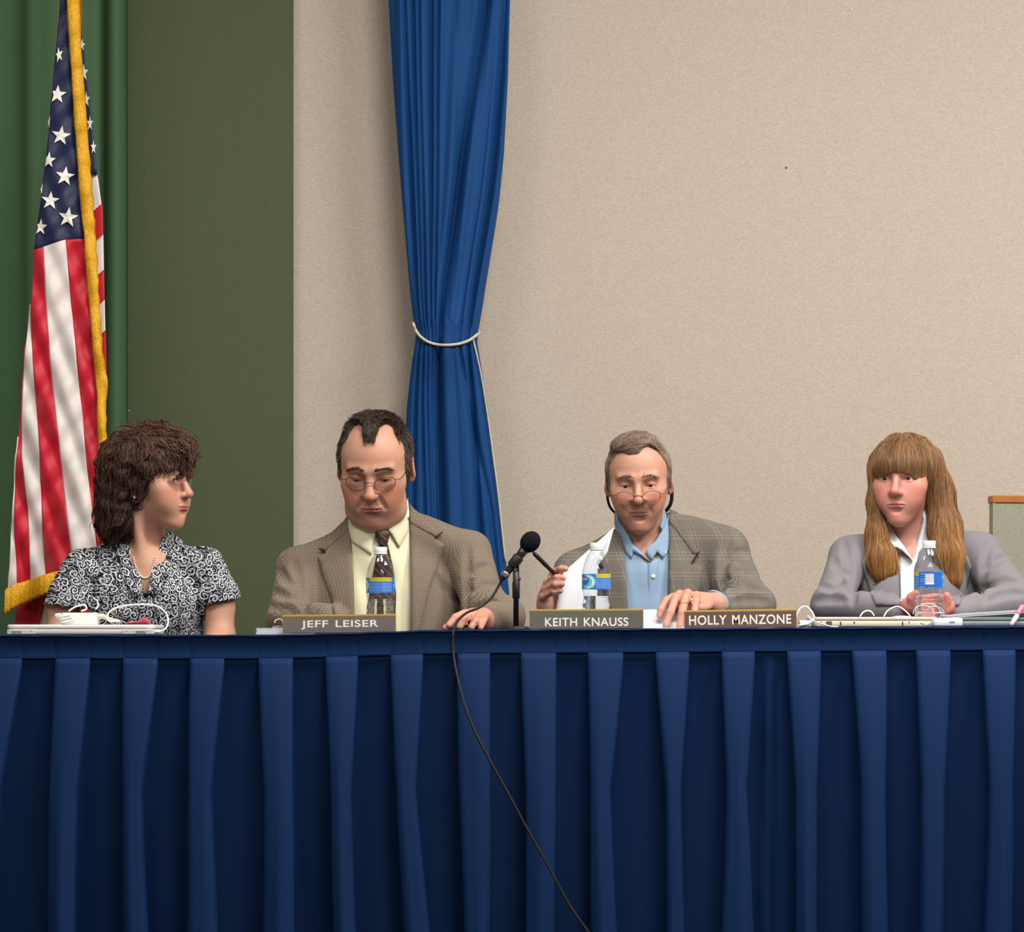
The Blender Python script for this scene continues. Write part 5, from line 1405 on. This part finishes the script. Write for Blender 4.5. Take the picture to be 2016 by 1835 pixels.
# ---- water bottles
def pet():
    m = bpy.data.materials.new('clear_plastic'); m.use_nodes = True; nt = m.node_tree; nt.nodes.remove(nt.nodes['Principled BSDF'])
    out = nt.nodes['Material Output']; a = nt.nodes.new('ShaderNodeBsdfTransparent'); b = nt.nodes.new('ShaderNodeBsdfGlossy'); b.inputs['Roughness'].default_value = .06
    a.inputs[0].default_value = (.90, .92, .94, 1)
    f = nt.nodes.new('ShaderNodeMath'); f.operation = 'POWER'; lw = nt.nodes.new('ShaderNodeLayerWeight'); nt.links.new(lw.outputs['Facing'], f.inputs[0]); f.inputs[1].default_value = 3.0; f2 = nt.nodes.new('ShaderNodeMath'); f2.operation = 'MULTIPLY_ADD'; nt.links.new(f.outputs[0], f2.inputs[0]); f2.inputs[1].default_value = .6; f2.inputs[2].default_value = .05; f = f2; x = nt.nodes.new('ShaderNodeMixShader')
    nt.links.new(f.outputs[0], x.inputs[0]); nt.links.new(a.outputs[0], x.inputs[1]); nt.links.new(b.outputs[0], x.inputs[2]); nt.links.new(x.outputs[0], out.inputs[0]); return m
M_PET = pet()
M_WATER = Mat('water', (1, 1, 1), .02, .5); M_WATER.b.inputs['Transmission Weight'].default_value = 1.0; M_WATER.b.inputs['IOR'].default_value = 1.25; M_WATER = M_WATER.m
M_CAP = plain('white_cap', (232, 232, 230), .4, .5, 80, .03)
M_LABEL = Mat('bottle_label', (.1, .3, .6), .35, .5); M_LABEL.color(M_LABEL.attr('Col')); M_LABEL = M_LABEL.m
def label_art(th, t):
    """th degrees round the bottle, t 0 bottom .. 1 top"""
    th = th % 360; c = np.array(lin(28, 100, 196))
    if th < 82 or th > 288:
        a = ((th if th < 82 else th-286)-40)/40.0; b = (t-.5)*2
        c = np.array(lin(30, 128, 208))
        r = math.hypot((a-.05)*1.0, (b+.05)*.95); r2 = math.hypot((a+.25)*1.1, (b-.15)*1.0)
        if r < .95 and r2 > .62 and a > -.5: c = np.array(lin(120, 205, 236))
        if .60 < r < .80 and a > 0: c = np.array(lin(226, 242, 250))
        if abs(b-.32) < .13 and -.75 < a < .15: c = np.array(lin(226, 236, 244)) if (int((a+1)*22) % 3) else np.array(lin(36, 90, 180))
        if abs(b-.60) < .08 and -.65 < a < -.15: c = np.array(lin(206, 90, 96))
        if math.hypot(a-.62, b+.62) < .16: c = np.array(lin(222, 210, 90))
    elif th < 185:
        if t > .74: c = np.array(lin(206, 186, 48)) if not (.82 < t < .92 and int(th*1.3) % 3 == 0) else np.array(lin(110, 110, 50))
        else:
            c = np.array(lin(66, 124, 206))
            if .12 < t < .66 and int(t*22) % 3 == 0 and int(th*.9) % 5 and (th < 130 or th > 138): c = np.array(lin(132, 172, 224))
    elif 214 < th < 250 and .16 < t < .88:
        c = np.array(lin(226, 232, 240)) if not (t > .3 and int(th*1.1) % 3 == 0) else np.array(lin(90, 100, 130))
    elif 190 < th < 212 and int(t*18) % 3 == 0: c = np.array(lin(110, 160, 222))
    return c
def bottle(u, y, face, label, H_=.197, water=.075, capcol=None):
    p = W(u, 0, y); z0 = zt(u)+.0005; t = empty('water_bottle', (p[0], y, z0), label, 'bottle', 'water bottles on the table')
    k = H_/.197; rr_ = .0325
    prof = [(.010, .004), (.022, .0005), (.0285, .0015), (.0318, .007), (.0325, .014)]
    for i in range(3): h0 = .018+i*.013; prof += [(.0325, h0), (.0308, h0+.004), (.0325, h0+.009)]
    prof += [(.0322, .058), (.0300, .066), (.0292, .072), (.0300, .078), (.0324, .086), (.0326, .090), (.0326, .126), (.0324, .131), (.0312, .140), (.0285, .150), (.0245, .160), (.0195, .169), (.0150, .176), (.0128, .180), (.0125, .186)]
    n = 48; b = MB().lathe([(r, h*k) for r, h in prof], (p[0], y, z0), None, n)
    V = np.array(b.v)                        # petal dents low on the wall and facets on the shoulder
    rel = V-np.array([p[0], y, z0]); ang = np.arctan2(rel[:, 1], rel[:, 0]); hh = rel[:, 2]/k
    dent = 1-.045*np.clip(np.cos(ang*5), 0, 1)*np.clip(1-hh/.016, 0, 1)-.05*np.abs(np.sin(ang*4+hh*60))*((hh > .133) & (hh < .168))-.02*np.abs(np.sin(ang*6))*((hh > .018) & (hh < .06))
    V[:, 0] = p[0]+rel[:, 0]*dent; V[:, 1] = y+rel[:, 1]*dent; b.v = [tuple(q) for q in V]
    b.build('bottle_wall', M_PET, t)
    wp = [(r-.0012, h*k) for r, h in prof if h < water and h > .001]+[(.0300 if water < .09 else .031, water*k)]
    if water > 0: MB().lathe(wp, (p[0], y, z0), None, 40).build('water', M_WATER, t)
    cp = [(.0146, .183), (.0150, .185), (.0150, .196), (.0142, .197), (.004, .1972)]
    b = MB().lathe([(r, h*k) for r, h in cp], (p[0], y, z0), None, 36); b.lathe([(.0146, .1795*k), (.0158, .1805*k), (.0158, .1825*k), (.0146, .1832*k)], (p[0], y, z0), None, 36)
    b.build('cap', M_CAP, t)
    na, nh = 200, 26; V = []; C = []
    for i in range(nh+1):
        tt = i/nh; h = (.0905+(.1255-.0905)*tt)*k
        for j in range(na+1):
            th = j/na*360; a = math.radians(th-face-90)     # the side turned to the hall
            V.append((p[0]+.0331*math.cos(a), y+.0331*math.sin(a), z0+h)); C.append(label_art(th, tt))
    f = [(i*(na+1)+j, i*(na+1)+j+1, (i+1)*(na+1)+j+1, (i+1)*(na+1)+j) for i in range(nh) for j in range(na)]
    mk('label_wrap', V, f, M_LABEL, t, True, cols=np.array(C))
bottle(749, .20, 130, 'clear water bottle behind the nameplate, in front of the tie', .194)
bottle(1174, .18, 84, 'clear water bottle in front of the held sheets of paper', .197)
bottle(1829, .15, 236, 'clear water bottle in front of the grey blazer and clasped hands', .196, .070)

# ---- white laptop with its charger, left
def rbox(c, h, rad, n=5, lift=0):
    """rounded-rectangle slab (rounded in plan)"""
    b = MB(); pts = []
    for (sx, sy, a0) in ((1, 1, 0), (-1, 1, 90), (-1, -1, 180), (1, -1, 270)):
        for k in range(n+1):
            a = math.radians(a0+90*k/n); pts.append((c[0]+sx*(h[0]-rad)+rad*math.cos(a), c[1]+sy*(h[1]-rad)+rad*math.sin(a)))
    m = len(pts); e = min(.003, h[2]*.45)
    cx, cy = c[0], c[1]; rows_ = []
    for (z, sh) in ((c[2]-h[2], e), (c[2]-h[2]+e*.4, e*.3), (c[2]-h[2]+e, 0), (c[2]+h[2]-e, 0), (c[2]+h[2]-e*.4, e*.3), (c[2]+h[2], e)):
        rows_.append([(x-(sh if x > cx else -sh), y-(sh if y > cy else -sh), z) for x, y in pts])
    v = [q for r in rows_ for q in r]; f = [(i*m+j, i*m+(j+1) % m, (i+1)*m+(j+1) % m, (i+1)*m+j) for i in range(5) for j in range(m)]
    f.append(tuple(range(m-1, -1, -1))); f.append(tuple(range(5*m, 6*m))); return b.add(v, f)
yL = .03; zl = zt(100); xa, xb = W(12, 0, yL)[0], W(303, 0, yL)[0]; cx = (xa+xb)/2; hx = (xb-xa)/2
lp = empty('laptop', (cx, yL+.115, zl), 'closed white laptop with a white power adapter lying on it', 'laptop')
rbox((cx, yL+.115, zl+.0065), (hx, .115, .0065), .02).build('base', M_WPL2, lp)
rbox((cx, yL+.115, zl+.0180), (hx, .115, .0048), .02).build('lid', M_WPL, lp)
for (a, b_) in ((14, 70), (241, 301)):
    x0_, x1_ = W(a, 0, yL)[0], W(b_, 0, yL)[0]; pn = MB().box(((x0_+x1_)/2, yL+.0045, zl+.0062), ((x1_-x0_)/2, .006, .0050), .001).build('corner_panel', M_WPL2, lp, False)
    for k in range(6):
        x = W((24 if a < 100 else 269)+k*3.4, 0, yL)[0]; MB().box((x, yL-.0018, zl+.0062), (.0008, .0005, .0025)).build('vent_slot', M_SLOT, pn, False)
    for uu_ in ((18, 62) if a < 100 else (249, 292)): MB().lathe([(.0009, 0), (.0009, .0006)], (W(uu_, 0, yL)[0], yL-.0016, zl+.0085), (0, -1, 0), 8).build('screw', M_SLOT, pn, False)
zlt = zl+.0229
ad = empty('power_adapter', (W(155, 0, .10)[0], .10, zlt), 'white power adapter brick with its cord coiled around it', 'adapter')
ya = .10; pa = W(158, 1213, ya)
rbox((pa[0], ya, zlt+.0135), (.040, .035, .0135), .010).build('brick', M_WPL, ad)
b = MB()
for k in range(3):
    x = W(126, 0, ya)[0]-.004*k; b.tube(catmull([(x+.028, ya-.038, zlt+.012+.005*k), (x, ya-.036, zlt+.006+.006*k), (x-.010, ya-.005, zlt+.010+.006*k), (x-.002, ya+.03, zlt+.016+.004*k), (x+.03, ya+.038, zlt+.020)], 6), .0026, 8)
b.tube(catmull([tuple(W(135, 1203, ya)), tuple(W(150, 1194, ya)), tuple(W(166, 1191, ya)), tuple(W(170, 1199, ya)), tuple(W(160, 1203, ya))], 6), .0020, 8)
b.tube(catmull([tuple(W(188, 1200, ya)), tuple(W(193, 1192, ya+.01)), tuple(W(191, 1183, ya+.03)), tuple(W(184, 1178, ya+.04))], 6), .0018, 8)
b.build('coiled_cord', M_WCABLE, ad)
MB().tube([pa+np.array([.038, 0, -.002]), W(202, 1213, ya), W(216, 1219, ya), W(236, 1223, ya-.01)], [.007, .0065, .004, .0024], 10).build('cord_sleeve', M_WPL2, ad)
MB().tube(catmull([tuple(W(236, 1223, ya-.01)), tuple(W(214, 1222, ya-.01)), tuple(W(213, 1208, ya)), tuple(W(226, 1198, ya)), tuple(W(250, 1192, ya)), tuple(W(282, 1190, ya)), tuple(W(308, 1193, ya)), tuple(W(326, 1206, ya-.01)), tuple(W(331, 1222, ya-.02)), tuple(W(327, 1236, ya-.03)), tuple(W(316, 1243, ya-.04)), tuple(W(305, 1243, ya-.045))], 8), .0021, 8).build('cord', M_WCABLE, ad)
MB().lathe([(.0035, 0), (.004, .002), (.004, .012), (.003, .014)], W(312, 1243.5, ya-.045)-np.array([.010, 0, 0]), (1, 0, 0), 12).build('plug', M_WPL, ad)
M_PINK = plain('pink_paper', (242, 110, 130), .7)
P = np.array([[W(np.interp(t, [0, 1], [246, 296]), np.interp(t, [0, .5, .75, 1], [1226, 1223, 1216, 1222])+s_*3.2, .17+.02*s_) for t in np.linspace(0, 1, 9)] for s_ in np.linspace(0, 1, 3)])
P[:, :, 2] = np.maximum(P[:, :, 2], zlt+.0005); P[2, :, 2] = zlt+.0006
o = MB().grid(P).build('paper_slip', M_PINK, None, label='small bent pink paper slip lying on the closed white laptop', cat='paper'); m = o.modifiers.new('thickness', 'SOLIDIFY'); m.thickness = .0006

# ---- papers in a clip beside the first nameplate
ps = empty('paper_stack', (W(560, 0, .16)[0], .16, zt(540)), 'low stack of papers held by a metal clip beside the nameplate', 'papers')
for k in range(5): rbox((W(562, 0, .16)[0]+.0006*(k % 3), .16, zt(540)+.0016+.0030*k), (.062, .085, .0014), .004).build('sheet_bundle', M_PAPER if k < 4 else plain('cover_sheet', (190, 190, 198), .4), ps)
MB().box((W(546, 0, .10)[0], .090, zt(540)+.0175), (.010, .007, .0025), .001).tube(catmull([tuple(W(540, 1227, .09)), tuple(W(543, 1221, .095)), tuple(W(552, 1219, .10)), tuple(W(557, 1226, .10))], 5), .0012, 6).build('clip', plain('clip_steel', (176, 176, 178), .3, .6, metal=.7), ps)

# ---- microphone on its stand, with cable
ym = .20; mc = empty('microphone', (W(1016, 0, ym)[0], ym, zt(1016)), 'black foam-headed microphone on a short desk stand', 'microphone')
b0 = W(1016, 0, ym); zb = zt(1016)
MB().lathe([(.034, 0), (.034, .004), (.028, .007), (.010, .009)], (b0[0], ym, zb), None, 32).build('base', M_BLACKP, mc)
st_top = W(1016, 1112, ym)[2]-zb
MB().lathe([(.0062, .005), (.0062, .070), (.0088, .072), (.0088, .108), (.0072, .111), (.0072, st_top)], (b0[0], ym, zb), None, 20).build('stand', M_BLACKP, mc)
MB().lathe([(.004, -.016), (.0055, -.014), (.0055, -.004), (.003, -.002)], W(1026, 1140, ym), (1, -.3, 0), 14).build('clamp_knob', M_BLACKP, mc)
A_, B_ = W(987, 1142, ym), W(1033, 1081, ym); ax_ = (B_-A_); Lm = np.linalg.norm(ax_); ax_ /= Lm
MB().lathe([(.0052, 0), (.0068, .004), (.0072, .020), (.0076, .022), (.0084, .026), (.0088, .055), (.0100, Lm*.85), (.0115, Lm)], A_, ax_, 24).build('handle', M_MIC, mc)
MB().lathe([(.0092, .010), (.0098, .012), (.0098, .020), (.0092, .022)], A_, ax_, 24).build('switch_ring', plain('bright_ring', (196, 196, 198), .2, .7, metal=.9), mc)
MB().lathe([(.0118, .040), (.0126, .042), (.0126, .066), (.0118, .068)], A_+np.array([0, 0, -.0005]), ax_, 20).box(W(1016, 1116, ym), (.007, .008, .011), .002).build('clip', M_BLACKP, mc)
Rm = np.eye(3)
e1 = np.cross(ax_, [0, 1, 0]); e1 /= np.linalg.norm(e1); e2 = np.cross(ax_, e1); Rm = np.stack([e1, e2, ax_], -1)
MB().ball(W(1044, 1067, ym), (.0225, .0225, .0262), 28, Rm).build('foam_head', M_FOAM, mc)
cab = [tuple(W(987, 1143, ym)), tuple(W(981, 1155, ym)), tuple(W(968, 1176, ym-.01)), tuple(W(946, 1195, ym-.03)), tuple(W(920, 1206, ym-.06)), tuple(W(903, 1220, ym-.11)), tuple(W(896, 1233, .03)), tuple(W(892.5, 1243, -.012)), tuple(W(891.5, 1262, -.016)), tuple(W(893, 1290, -.022)),
       tuple(W(901, 1335, -.05)), tuple(W(917, 1395, -.078)), tuple(W(942, 1455, -.094)), tuple(W(977, 1520, -.102)), tuple(W(1010, 1580, -.106)), tuple(W(1045, 1645, -.108)), tuple(W(1082, 1710, -.11)), tuple(W(1120, 1780, -.112)), tuple(W(1158, 1835, -.114)), tuple(W(1180, 1866, -.12)), tuple(W(1215, 1884, -.16)), tuple(W(1300, 1890, -.3))]
MB().tube(catmull(cab, 6), .0030, 8).build('cable', M_CABLE, mc)

# ---- papers held by the person in the plaid jacket, pen and sheets below the hand
def sheet(name, poly, fy, thick, mat, label, cat, step=9):
    b = MB(); cols_ = []
    return b
def held(poly, fy, name, label, parent=None, th=.0012):
    rowsv = np.linspace(min(q[1] for q in poly), max(q[1] for q in poly), 22); P = []
    pl_ = np.array(poly, float)
    for v in rowsv:
        xs_ = []
        for a, b in zip(pl_, np.roll(pl_, -1, 0)):
            if (a[1]-v)*(b[1]-v) <= 0 and a[1] != b[1]: xs_.append(a[0]+(b[0]-a[0])*(v-a[1])/(b[1]-a[1]))
        l, r = min(xs_), max(xs_); P.append([W(l+(r-l)*t, v, fy(l+(r-l)*t, v)) for t in np.linspace(0, 1, 10)])
    o = MB().grid(np.array(P)).build(name, M_PAPER, parent, label=label if parent is None else None, cat='papers' if parent is None else None)
    m = o.modifiers.new('thickness', 'SOLIDIFY'); m.thickness = th; m.offset = 1; return o
hp = empty('held_papers', W(1145, 1238, .285), 'white sheets of paper held upright in one hand behind the bottle', 'papers')
held([(1206, 1041), (1108, 1128), (1103, 1150), (1088, 1239), (1172, 1239), (1174, 1112)], lambda u, v: .272+(1239-v)*.00022+(u-1090)*.0002, 'front_sheet', None, hp)
held([(1209, 1038), (1120, 1118), (1110, 1150), (1096, 1239), (1174, 1239), (1177, 1112), (1196, 1088)], lambda u, v: .278+(1239-v)*.00024+(u-1090)*.0003, 'rear_sheet', None, hp)
pa_, pb_ = W(1051, 1089, .235), W(1096, 1134, .262); d_ = pb_-pa_; Lp = np.linalg.norm(d_)
pen = empty('pen', pb_, 'black pen held between fingers beside the microphone', 'pen')
MB().lathe([(.0048, .002), (.0052, .008), (.0052, Lp*.55), (.0046, Lp*.56), (.0046, Lp)], pa_, d_, 16).build('barrel', M_BLACKP, pen)
MB().lathe([(.0020, -.003), (.0040, 0), (.0048, .003)], pa_, d_, 14).build('end_button', M_MIC, pen)
MB().lathe([(.0046, Lp), (.0024, Lp+.010), (.0008, Lp+.016)], pa_, d_, 14).build('tip', plain('pen_tip', (150, 150, 152), .3, .6, metal=.8), pen)
P = []
for s_ in np.linspace(0, 1, 16):
    y = np.interp(s_, [0, .35, .6, .8, 1], [.13, .235, .275, .305, .34]); z = np.interp(s_, [0, .35, .5, .8, 1], [.0015, .002, .010, .032, .045])
    P.append([((u-1008)*(y+DIST)/FPX, y, zt(u)+z+.001*math.sin(u*.05)*s_) for u in np.linspace(1215, 1372, 12)])
o = MB().grid(np.array(P)).build('loose_sheet', M_PAPER, None, label='white sheets curling up under the hand wearing a ring', cat='papers'); m = o.modifiers.new('thickness', 'SOLIDIFY'); m.thickness = .0015; m.offset = -1

# ---- laptop with ports, cables, adapter and binder at the right
y2 = .07; zr = zt(1720); xa, xb = W(1604, 0, y2)[0], W(1845, 0, y2)[0]; cx = (xa+xb)/2; hx = (xb-xa)/2
l2 = empty('laptop', (cx, y2+.11, zr), 'closed off-white laptop with ports along its edge beside a nameplate', 'laptop')
Rl = None
rbox((cx, y2+.11, zr+.0075), (hx, .11, .0075), .008).build('base', M_BEIGE, l2)
rbox((cx, y2+.11, zr+.0190), (hx, .11, .0038), .008).build('lid', M_BEIGE, l2)
for (u, w_, h_, dz) in ((1632, .0065, .0048, .0085), (1655, .0014, .0045, .0080), (1682, .0014, .0022, .0105), (1777, .0014, .0045, .0080), (1790, .0010, .0018, .011), (1617, .0012, .0012, .0115)):
    MB().box((W(u, 0, y2)[0], y2-.0002, zr+dz), (w_, .001, h_), .0003).build('port', plain('port_olive', (98, 84, 50), .5) if w_ > .005 else M_SLOT, l2, False)
wc = empty('power_plug', (W(1586, 0, .06)[0], .06, zt(1586)), 'white plug with a looping thin cord between nameplate and laptop', 'plug')
rbox((W(1584, 0, .075)[0], .075, zt(1584)+.0085), (.013, .02, .008), .004).build('plug_body', M_WPL, wc)
MB().tube(catmull([tuple(W(1566, 1222, .10)), tuple(W(1570, 1207, .10)), tuple(W(1578, 1196, .10)), tuple(W(1588, 1195, .10)), tuple(W(1598, 1204, .09)), tuple(W(1604, 1216, .075))], 7), .0021, 8).build('cord', M_WCABLE, wc)
MB().tube(catmull([tuple(W(1590, 1212, .06)), tuple(W(1600, 1222, .05)), tuple(W(1618, 1228, .045)), tuple(W(1634, 1233, .04)), tuple(W(1650, 1234.5, .035))], 7), .0016, 8).build('cord', M_WCABLE, wc)
MB().tube([tuple(W(1572, 1232, .05)), tuple(W(1590, 1228, .055)), tuple(W(1602, 1219, .065))], [.0025, .0042, .0036], 10).build('connector', M_WPL, wc)
for (pts, lab) in (([(1693, 1214, .12), (1699, 1206, .12), (1708, 1202, .12), (1716, 1205, .12), (1721, 1212, .13)], 'short thin white cord arching over the off-white laptop'),
                   ([(1740, 1214, .11), (1746, 1204, .11), (1756, 1197, .11), (1768, 1194, .11), (1778, 1199, .115), (1786, 1206, .12), (1792, 1213, .13)], 'long white cord arching over the off-white laptop beside the bottle')):
    MB().tube(catmull([tuple(W(*q)) for q in pts], 8), .0016, 8).build('white_cord', M_WCABLE, None, label=lab, cat='cord')
b = MB()
for (cx_, cz_, rx_, rz_, ph) in ((1818, 1207, 20, 15, 0), (1826, 1205, 24, 17, .6), (1840, 1208, 18, 14, 1.1)):
    b.tube([W(cx_+rx_*math.cos(a), cz_-rz_*math.sin(a), .105+.006*math.sin(a*2+ph)) for a in np.linspace(-.15, PI+.15, 22)], .0013, 6)
b.build('coiled_cord', plain('grey_cord', (190, 190, 200), .5), None, label='thin pale cord looped up around the bottle base', cat='cord')
a2 = empty('power_adapter', (W(1864, 0, .06)[0], .06, zt(1864)), 'flat white power adapter in front of the bottle and binder', 'adapter')
rbox((W(1864, 0, .065)[0], .065, zt(1864)+.010), (.0335, .022, .0098), .006).build('brick', M_WPL, a2)
MB().box((W(1872, 0, .065)[0], .0425, zt(1864)+.011), (.006, .0008, .0012)).build('logo_slot', plain('grey_print', (170, 170, 172), .5), a2, False)
MB().tube(catmull([tuple(W(1832, 1227, .06)), tuple(W(1822, 1230, .055)), tuple(W(1812, 1226, .05)), tuple(W(1806, 1232, .045))], 6), .0018, 8).build('cord', M_WPL2, a2)
ws = empty('paper_sheets', (W(1790, 0, .3)[0], .3, zt(1790)), 'white sheets lying under the clasped hands', 'papers')
P = np.array([[((u-1008)*(y+DIST)/FPX, y, zt(u)+.0235+.010*math.exp(-((u-1775)/20)**2)*(y-.2)*4) for u in np.linspace(1756, 1850, 14)] for y in np.linspace(.19, .30, 6)])
o = MB().grid(P).build('sheet', M_PAPER, ws); m = o.modifiers.new('thickness', 'SOLIDIFY'); m.thickness = .002
bn = empty('binder', (W(1960, 0, .22)[0], .22, zt(1960)), 'teal-grey binder with white pages stacked on top, beside the bottle', 'binder')
M_TEAL = plain('teal_binder', (96, 118, 122), .5); xq = W(1958, 0, .2)[0]
rbox((xq, .22, zt(1960)+.006), (.098, .115, .006), .006).build('cover', plain('grey_binder', (120, 122, 124), .5), bn)
rbox((xq+.004, .22, zt(1960)+.0165), (.094, .112, .0040), .006).build('cover', M_TEAL, bn)
for k in range(4):
    P = np.array([[((u-1008)*(y+DIST)/FPX, y, zt(u)+.0215+.0022*k+np.interp(u, [1858, 1900, 1960, 2060], [-.002, .002, .006, .012])+.002*math.sin(u*.03+k)*(y-.1)) for u in np.linspace(1862-4*k, 2058, 16)] for y in np.linspace(.11, .33, 5)])
    o = MB().grid(P).build('page', M_PAPER if k != 1 else plain('grey_page', (176, 178, 186), .8), bn); m = o.modifiers.new('thickness', 'SOLIDIFY'); m.thickness = .0016
pp = empty('marker', W(2000, 1230, .09), 'pink-and-white marker leaning at the edge of the binder', 'marker')
qa, qb = W(1990, 1232, .09), W(2014, 1192, .11); d_ = qb-qa; Lp = np.linalg.norm(d_)
MB().lathe([(.002, 0), (.005, .004), (.0055, .012), (.0055, Lp*.6)], qa, d_, 14).build('barrel', plain('marker_white', (226, 214, 216), .4), pp)
MB().lathe([(.0062, Lp*.55), (.0064, Lp*.6), (.0060, Lp*.95), (.004, Lp)], qa, d_, 14).build('marker_cap', plain('marker_pink', (216, 120, 140), .4), pp)
